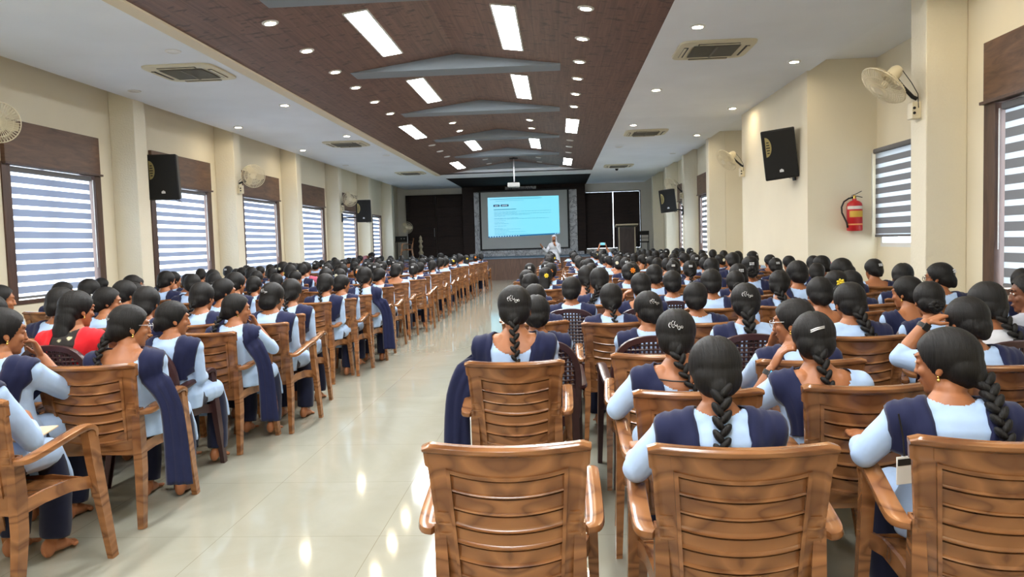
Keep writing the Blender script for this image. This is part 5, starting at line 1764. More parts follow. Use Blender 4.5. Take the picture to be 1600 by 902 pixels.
# farther rows: x, y, height, row and seat, look
FAR_SITTERS = [
    (-2.466, 9.694, 1.073, ('L', 6, 0), 0, 'low', 'round', -0.06, 0.18, 2, None, None, 'both', None),
    (-4.293, 9.743, 1.103, ('L', 6, 3), -20, 'low', 'wide', 0.06, 0.10, 2, None, None, 'both', None),
    (-4.848, 9.715, 1.131, ('L', 6, 4), -20, 'low', 'round', -0.06, 0.18, 2, 'white', None, 'left_only', None),
    (-5.525, 9.695, 1.078, ('L', 6, 5), 35, 'loose', 'round', 0.06, 0.18, 2, 'white', (0.03, 0, 'yellow', 1.3), 'right_only', None),
    (-6.078, 9.810, 1.064, ('L', 6, 6), 15, 'bun', 'round', -0.06, 0.10, 2, None, None, 'both', None),
    (-3.073, 10.587, 1.108, ('L', 7, 1), 0, 'low', 'round', 0.06, 0.10, 2, None, (-0.03, 0.0, 'white_flower', 1.3), 'both', None),
    (-6.123, 10.624, 1.058, ('L', 7, 6), 15, 'bun', 'wide', 0.06, 0.10, 2, 'white', None, 'right_only', None),
    (-2.495, 11.626, 1.146, ('L', 8, 0), 15, 'messy', 'wide', 0.00, 0.18, 2, None, None, 'left_only', None),
    (-3.072, 11.615, 1.120, ('L', 8, 1), 0, 'braid', 'round', -0.06, 0.18, 2, 'white', (0, 0.0, 'orange', 1.4), 'left_only', None),
    (-6.119, 11.639, 1.103, ('L', 8, 6), 0, 'braid', 'wide', 0.06, 0.10, 2, 'white', None, 'both', None),
    (-2.405, 12.578, 1.105, ('L', 9, 0), 0, 'braid', 'round', 0.06, 0.18, 2, 'white', None, 'both', None),
    (-5.459, 12.668, 1.069, ('L', 9, 5), 15, 'braid', 'round', 0.06, 0.10, 2, None, (-0.03, 0.0, 'white_flower', 1.3), 'left_only', None),
    (-6.063, 12.630, 1.119, ('L', 9, 6), 0, 'low', 'wide', 0.00, 0.18, 2, None, None, 'right_only', None),
    (-2.499, 13.691, 1.065, ('L', 10, 0), 15, 'low', 'round', 0.00, 0.18, 2, None, None, 'both', None),
    (-4.234, 13.831, 1.102, ('L', 10, 3), 0, 'loose', 'wide', 0.00, 0.18, 2, 'white', None, 'both', None),
    (-4.899, 13.876, 1.154, ('L', 10, 5), -20, 'bun', 'wide', 0.00, 0.18, 2, None, None, 'left_only', None),
    (-5.445, 13.681, 1.100, ('L', 10, 6), 35, 'low', 'round', 0.06, 0.18, 2, None, None, 'both', None),
    (-6.058, 13.695, 1.129, ('L', 10, 7), 0, 'low', 'round', 0.06, 0.10, 2, 'white', None, 'right_only', None),
    (-2.439, 14.700, 1.059, ('L', 11, 0), 15, 'braid', 'round', -0.06, 0.18, 2, None, None, 'both', None),
    (-3.049, 14.591, 1.069, ('L', 11, 1), 0, 'loose', 'round', 0.00, 0.18, 2, 'white', (-0.03, 0.0, 'white_flower', 1.3), 'left_only', None),
    (-3.635, 14.649, 1.059, ('L', 11, 2), 0, 'braid', 'wide', -0.06, 0.18, 2, 'white', None, 'right_only', None),
    (-5.509, 14.699, 1.108, ('L', 11, 4), -20, 'braid', 'wide', 0.00, 0.18, 2, None, (-0.03, 0.0, 'white_flower', 1.3), 'both', None),
    (-6.069, 14.584, 1.107, ('L', 11, 5), 15, 'bun', 'round', -0.06, 0.10, 2, None, None, 'both', None),
    (-2.437, 15.744, 1.138, ('L', 12, 0), 15, 'braid', 'round', 0.00, 0.18, 2, None, None, 'left_only', None),
    (-3.040, 15.811, 1.108, ('L', 12, 1), 0, 'low', 'round', 0.06, 0.10, 2, None, None, 'both', None),
    (-3.711, 15.712, 1.085, ('L', 12, 2), 0, 'low', 'round', -0.06, 0.18, 2, None, None, 'right_only', None),
    (-4.258, 15.778, 1.053, ('L', 12, 3), 35, 'braid', 'wide', -0.06, 0.10, 2, None, None, 'both', None),
    (-4.845, 15.766, 1.076, ('L', 12, 4), 35, 'loose', 'round', 0.06, 0.10, 2, 'white', None, 'both', None),
    (-5.504, 15.820, 1.065, ('L', 12, 5), 0, 'low', 'round', -0.06, 0.10, 2, None, None, 'left_only', None),
    (-6.050, 15.739, 1.064, ('L', 12, 6), 15, 'loose', 'round', -0.06, 0.10, 2, None, None, 'right_only', None),
    (-2.508, 16.951, 1.105, ('L', 13, 0), 35, 'messy', 'round', 0.00, 0.10, 2, None, None, 'both', None),
    (-3.054, 16.966, 1.103, ('L', 13, 1), 0, 'low', 'round', 0.00, 0.10, 2, None, None, 'both', None),
    (-3.667, 16.899, 1.059, ('L', 13, 2), 0, 'braid', 'round', 0.06, 0.18, 2, 'white', None, 'left_only', None),
    (-4.295, 16.932, 1.054, ('L', 13, 3), 0, 'low', 'round', 0.06, 0.18, 2, 'white', None, 'left_only', None),
    (-4.841, 16.965, 1.137, ('L', 13, 4), 0, 'low', 'wide', -0.06, 0.18, 2, 'white', None, 'right_only', None),
    (-5.444, 16.916, 1.132, ('L', 13, 5), 0, 'messy', 'round', 0.06, 0.10, 2, 'white', None, 'left_only', None),
    (-6.048, 16.937, 1.058, ('L', 13, 6), 0, 'braid', 'round', 0.06, 0.10, 2, None, None, 'both', None),
    (-2.470, 18.015, 1.074, ('L', 14, 0), 15, 'bun', 'round', 0.00, 0.10, 2, 'white', (0.03, 0, 'yellow', 1.3), 'both', None),
    (-3.027, 17.987, 1.053, ('L', 14, 1), -20, 'low', 'round', -0.06, 0.10, 2, None, None, 'both', None),
    (-4.272, 17.919, 1.109, ('L', 14, 2), 15, 'bun', 'wide', -0.06, 0.10, 2, None, None, 'both', None),
    (-4.859, 18.011, 1.157, ('L', 14, 3), 15, 'bun', 'round', -0.06, 0.10, 2, None, None, 'right_only', None),
    (-5.445, 17.964, 1.081, ('L', 14, 4), 35, 'braid', 'wide', -0.06, 0.18, 2, 'white', None, 'both', None),
    (-2.452, 19.086, 1.149, ('L', 15, 0), 35, 'braid', 'round', 0.00, 0.18, 2, None, None, 'left_only', None),
    (-3.658, 19.093, 1.066, ('L', 15, 1), 0, 'bun', 'round', -0.06, 0.10, 2, 'white', None, 'left_only', None),
    (-4.256, 19.101, 1.067, ('L', 15, 2), 0, 'braid', 'round', 0.00, 0.18, 2, 'white', None, 'left_only', None),
    (-4.831, 19.084, 1.065, ('L', 15, 3), 0, 'loose', 'round', 0.00, 0.10, 2, None, (-0.03, 0.0, 'white_flower', 1.3), 'right_only', None),
    (-5.389, 19.067, 1.080, ('L', 15, 4), 35, 'loose', 'wide', -0.06, 0.10, 2, None, None, 'both', None),
    (-5.973, 19.050, 1.072, ('L', 15, 5), 35, 'low', 'round', -0.06, 0.10, 2, None, None, 'left_only', None),
    (-2.433, 20.185, 1.081, ('L', 16, 0), 0, 'loose', 'wide', 0.00, 0.10, 2, None, (0.03, 0, 'yellow', 1.3), 'left_only', None),
    (-3.000, 20.227, 1.065, ('L', 16, 1), 0, 'messy', 'wide', 0.00, 0.18, 2, None, (0, 0.0, 'orange', 1.4), 'left_only', None),
    (-3.561, 20.235, 1.067, ('L', 16, 2), -20, 'braid', 'round', 0.06, 0.10, 2, 'white', None, 'both', None),
    (-4.189, 20.225, 1.098, ('L', 16, 3), -20, 'braid', 'round', -0.06, 0.18, 2, None, None, 'right_only', None),
    (-4.814, 20.273, 1.083, ('L', 16, 4), 35, 'messy', 'round', -0.06, 0.18, 2, None, None, 'right_only', None),
    (-5.370, 20.226, 1.085, ('L', 16, 5), 15, 'bun', 'round', -0.06, 0.18, 2, 'white', None, 'left_only', None),
    (-6.004, 20.236, 1.148, ('L', 16, 6), 0, 'low', 'round', 0.06, 0.18, 2, None, None, 'left_only', None),
    (-2.323, 21.483, 1.093, ('L', 17, 0), 0, 'messy', 'round', -0.06, 0.10, 2, None, (0, 0.0, 'orange', 1.4), 'right_only', None),
    (-2.922, 21.411, 1.067, ('L', 17, 1), 0, 'low', 'round', -0.06, 0.18, 2, 'white', None, 'both', None),
    (-3.570, 21.418, 1.085, ('L', 17, 2), 0, 'loose', 'round', -0.06, 0.10, 2, 'white', None, 'both', None),
    (-4.132, 21.448, 1.087, ('L', 17, 3), 15, 'braid', 'round', 0.06, 0.18, 2, 'white', None, 'left_only', None),
    (-4.754, 21.493, 1.118, ('L', 17, 4), 0, 'braid', 'round', -0.06, 0.18, 2, None, None, 'left_only', None),
    (-5.307, 21.470, 1.128, ('L', 17, 5), 0, 'braid', 'round', 0.06, 0.10, 2, 'white', None, 'left_only', None),
    (-5.935, 21.425, 1.108, ('L', 17, 6), 0, 'low', 'wide', 0.06, 0.18, 2, None, None, 'both', None),
    (-2.293, 22.605, 1.100, ('L', 18, 0), -20, 'braid', 'round', 0.00, 0.18, 2, None, None, 'right_only', None),
    (-2.943, 22.613, 1.115, ('L', 18, 1), 0, 'braid', 'round', 0.00, 0.18, 2, None, None, 'left_only', None),
    (-3.489, 22.648, 1.155, ('L', 18, 2), 35, 'bun', 'round', 0.00, 0.18, 2, None, None, 'both', None),
    (-4.076, 22.692, 1.108, ('L', 18, 3), -20, 'messy', 'wide', 0.06, 0.10, 2, None, None, 'left_only', None),
    (-4.680, 22.643, 1.096, ('L', 18, 4), 0, 'braid', 'round', 0.00, 0.18, 2, None, (-0.03, 0.0, 'white_flower', 1.3), 'both', None),
    (-5.307, 22.719, 1.109, ('L', 18, 5), 0, 'bun', 'round', 0.00, 0.10, 2, None, None, 'both', None),
    (-5.936, 22.666, 1.148, ('L', 18, 6), 35, 'braid', 'round', 0.00, 0.18, 2, None, None, 'both', None),
    (0.433, 8.209, 1.108, ('R', 7, 1), 0, 'messy', 'round', 0.06, 0.18, 2, None, None, 'right_only', None),
    (2.738, 8.285, 1.063, ('R', 7, 4), 10, 'low', 'round', 0.06, 0.18, 2, None, None, 'left_only', None),
    (3.327, 8.300, 1.129, ('R', 7, 5), -20, 'low', 'wide', 0.06, 0.18, 2, 'white', None, 'right_only', None),
    (-0.155, 9.208, 1.071, ('R', 8, 0), 10, 'loose', 'round', 0.00, 0.18, 2, None, (0.03, 0, 'yellow', 1.3), 'right_only', None),
    (1.015, 10.648, 1.073, ('R', 9, 2), 0, 'messy', 'round', -0.06, 0.18, 2, None, None, 'both', None),
    (1.591, 10.648, 1.137, ('R', 9, 4), 0, 'loose', 'round', -0.06, 0.10, 2, None, None, 'right_only', None),
    (3.297, 10.121, 1.128, ('R', 9, 7), 0, 'messy', 'wide', -0.06, 0.18, 2, None, None, 'both', None),
    (0.438, 11.220, 1.153, ('R', 10, 2), -20, 'low', 'round', -0.06, 0.10, 2, None, None, 'left_only', None),
    (0.988, 11.289, 1.152, ('R', 10, 3), 0, 'braid', 'round', 0.06, 0.10, 2, 'white', None, 'both', None),
    (1.588, 11.289, 1.112, ('R', 10, 4), 0, 'low', 'wide', -0.06, 0.18, 2, None, None, 'both', None),
    (2.134, 11.289, 1.113, ('R', 10, 5), 0, 'low', 'round', -0.06, 0.10, 2, None, None, 'both', None),
    (2.739, 11.210, 1.065, ('R', 10, 6), -40, 'messy', 'wide', -0.06, 0.18, 2, 'white', None, 'both', None),
    (3.285, 11.146, 1.093, ('R', 10, 7), -20, 'braid', 'wide', 0.00, 0.18, 2, None, None, 'both', None),
    (0.414, 12.185, 1.066, ('R', 11, 0), 10, 'bun', 'round', 0.00, 0.18, 2, None, None, 'right_only', None),
    (0.979, 12.319, 1.144, ('R', 11, 1), 10, 'messy', 'wide', 0.06, 0.10, 2, None, (-0.03, 0.0, 'white_flower', 1.3), 'right_only', None),
    (1.563, 12.241, 1.085, ('R', 11, 2), 0, 'braid', 'wide', -0.06, 0.18, 2, None, None, 'right_only', None),
    (2.178, 12.303, 1.143, ('R', 11, 3), 0, 'bun', 'round', 0.06, 0.10, 2, 'white', None, 'both', None),
    (2.724, 12.272, 1.147, ('R', 11, 4), -40, 'messy', 'wide', -0.06, 0.18, 2, None, None, 'both', None),
    (3.315, 12.239, 1.058, ('R', 11, 5), -20, 'messy', 'wide', 0.00, 0.10, 2, 'white', (0, 0.0, 'orange', 1.4), 'both', None),
    (0.367, 13.342, 1.108, ('R', 12, 0), 0, 'braid', 'round', -0.06, 0.10, 2, None, None, 'left_only', None),
    (1.020, 13.323, 1.153, ('R', 12, 1), 10, 'low', 'wide', 0.00, 0.18, 2, None, None, 'right_only', None),
    (1.594, 13.330, 1.069, ('R', 12, 2), -40, 'bun', 'round', 0.00, 0.10, 2, None, None, 'right_only', None),
    (2.163, 13.324, 1.146, ('R', 12, 3), -40, 'low', 'round', 0.06, 0.18, 2, None, None, 'both', None),
    (2.756, 13.297, 1.080, ('R', 12, 4), -40, 'low', 'round', -0.06, 0.18, 2, None, (-0.03, 0.0, 'white_flower', 1.3), 'both', None),
    (3.309, 13.312, 1.152, ('R', 12, 5), -40, 'low', 'wide', 0.06, 0.10, 2, 'white', None, 'left_only', None),
    (-0.172, 14.442, 1.108, ('R', 13, 0), 0, 'low', 'wide', -0.06, 0.18, 2, None, None, 'both', None),
    (0.373, 14.518, 1.070, ('R', 13, 1), -40, 'bun', 'round', 0.00, 0.10, 2, None, (0, 0.0, 'orange', 1.4), 'left_only', None),
    (0.949, 14.505, 1.057, ('R', 13, 2), -40, 'braid', 'round', 0.06, 0.18, 2, 'white', None, 'both', None),
    (1.569, 14.488, 1.098, ('R', 13, 3), -40, 'braid', 'wide', -0.06, 0.18, 2, 'white', None, 'right_only', None),
    (2.139, 14.411, 1.105, ('R', 13, 4), 0, 'low', 'wide', -0.06, 0.10, 2, None, None, 'right_only', None),
    (2.692, 14.382, 1.098, ('R', 13, 5), 10, 'loose', 'round', 0.06, 0.10, 2, None, None, 'both', None),
    (3.312, 14.388, 1.127, ('R', 13, 6), -20, 'loose', 'wide', -0.06, 0.18, 2, None, None, 'both', None),
    (-0.192, 15.615, 1.122, ('R', 14, 0), -20, 'messy', 'round', 0.06, 0.10, 2, None, (0, 0.0, 'orange', 1.4), 'right_only', None),
    (0.409, 15.679, 1.064, ('R', 14, 1), -20, 'low', 'wide', 0.00, 0.18, 2, 'white', None, 'both', None),
    (0.955, 15.705, 1.093, ('R', 14, 2), 0, 'braid', 'round', 0.06, 0.10, 2, 'white', None, 'right_only', None),
    (1.535, 15.657, 1.101, ('R', 14, 3), 0, 'braid', 'wide', 0.06, 0.18, 2, None, None, 'both', None),
    (2.130, 15.671, 1.088, ('R', 14, 4), -40, 'messy', 'round', -0.06, 0.10, 2, None, None, 'left_only', None),
    (2.708, 15.587, 1.077, ('R', 14, 5), -20, 'messy', 'round', 0.00, 0.18, 2, None, None, 'left_only', None),
    (3.326, 15.646, 1.119, ('R', 14, 6), 0, 'messy', 'wide', 0.06, 0.10, 2, None, None, 'both', None),
    (-0.225, 16.819, 1.118, ('R', 15, 0), -20, 'low', 'wide', -0.06, 0.18, 2, None, None, 'right_only', None),
    (0.360, 16.788, 1.135, ('R', 15, 1), 0, 'messy', 'round', 0.00, 0.10, 2, None, None, 'left_only', None),
    (0.938, 16.904, 1.135, ('R', 15, 2), -20, 'loose', 'round', 0.00, 0.18, 2, 'white', None, 'left_only', None),
    (1.514, 16.801, 1.053, ('R', 15, 3), 0, 'braid', 'wide', 0.06, 0.18, 2, 'white', None, 'right_only', None),
    (2.121, 16.843, 1.147, ('R', 15, 4), 0, 'bun', 'round', -0.06, 0.18, 2, None, None, 'right_only', None),
    (2.693, 16.821, 1.074, ('R', 15, 5), 0, 'messy', 'wide', 0.00, 0.18, 2, None, None, 'both', None),
    (3.342, 16.810, 1.123, ('R', 15, 6), 0, 'low', 'round', -0.06, 0.18, 2, None, None, 'left_only', None),
    (-0.181, 18.049, 1.081, ('R', 16, 0), -40, 'braid', 'round', 0.00, 0.10, 2, None, (0.03, 0, 'yellow', 1.3), 'both', None),
    (0.385, 18.080, 1.132, ('R', 16, 1), 10, 'messy', 'wide', 0.00, 0.18, 2, None, None, 'both', None),
    (1.020, 17.997, 1.150, ('R', 16, 2), 0, 'low', 'wide', 0.06, 0.18, 2, None, (0.03, 0, 'yellow', 1.3), 'right_only', None),
    (2.122, 18.032, 1.140, ('R', 16, 3), 0, 'loose', 'wide', 0.06, 0.18, 2, None, None, 'both', None),
    (2.728, 18.112, 1.119, ('R', 16, 4), -20, 'bun', 'round', 0.06, 0.18, 2, None, None, 'left_only', None),
    (3.338, 18.033, 1.054, ('R', 16, 5), 0, 'loose', 'round', -0.06, 0.18, 2, None, None, 'left_only', None),
    (-0.153, 19.301, 1.075, ('R', 17, 0), -40, 'low', 'wide', 0.00, 0.10, 2, None, None, 'both', None),
    (0.405, 19.399, 1.059, ('R', 17, 1), -20, 'messy', 'round', -0.06, 0.18, 2, None, None, 'both', None),
    (0.968, 19.380, 1.126, ('R', 17, 2), 0, 'messy', 'round', 0.00, 0.10, 2, 'white', (0.03, 0, 'yellow', 1.3), 'right_only', None),
    (1.547, 19.320, 1.109, ('R', 17, 3), 0, 'loose', 'round', 0.00, 0.18, 2, 'white', None, 'both', None),
    (2.151, 19.418, 1.147, ('R', 17, 4), 0, 'low', 'round', 0.06, 0.18, 2, None, None, 'left_only', None),
    (2.697, 19.316, 1.138, ('R', 17, 5), 10, 'braid', 'round', -0.06, 0.18, 2, 'white', None, 'both', None),
    (3.283, 19.386, 1.141, ('R', 17, 6), -20, 'braid', 'wide', -0.06, 0.10, 2, 'white', None, 'both', None),
    (-0.217, 20.633, 1.075, ('R', 18, 0), 0, 'low', 'round', 0.06, 0.10, 2, 'white', None, 'left_only', None),
    (0.375, 20.673, 1.125, ('R', 18, 1), 0, 'low', 'round', 0.00, 0.10, 2, None, None, 'right_only', None),
    (1.003, 20.719, 1.086, ('R', 18, 2), 0, 'messy', 'round', -0.06, 0.18, 2, None, None, 'right_only', None),
    (1.554, 20.702, 1.075, ('R', 18, 3), -40, 'bun', 'wide', 0.06, 0.10, 2, None, None, 'right_only', None),
    (2.160, 20.601, 1.062, ('R', 18, 4), 0, 'braid', 'round', 0.06, 0.10, 2, None, None, 'right_only', None),
    (2.727, 20.600, 1.080, ('R', 18, 5), 0, 'low', 'round', 0.06, 0.10, 2, 'white', None, 'both', None),
    (3.281, 20.581, 1.124, ('R', 18, 6), 0, 'low', 'round', 0.06, 0.18, 2, None, None, 'left_only', None),
    (-0.227, 21.929, 1.111, ('R', 19, 0), 0, 'bun', 'round', -0.06, 0.18, 2, None, None, 'both', None),
    (0.435, 21.942, 1.130, ('R', 19, 1), 0, 'messy', 'wide', 0.00, 0.10, 2, None, None, 'right_only', None),
    (0.980, 21.985, 1.107, ('R', 19, 2), 0, 'low', 'round', 0.00, 0.18, 2, 'white', None, 'both', None),
    (1.589, 21.983, 1.138, ('R', 19, 3), -40, 'messy', 'round', 0.00, 0.18, 2, 'white', None, 'right_only', None),
    (2.684, 21.925, 1.106, ('R', 19, 4), 0, 'messy', 'round', 0.06, 0.18, 2, None, None, 'both', None),
    (3.341, 21.925, 1.087, ('R', 19, 5), -40, 'low', 'wide', 0.00, 0.10, 2, None, None, 'both', None),
]
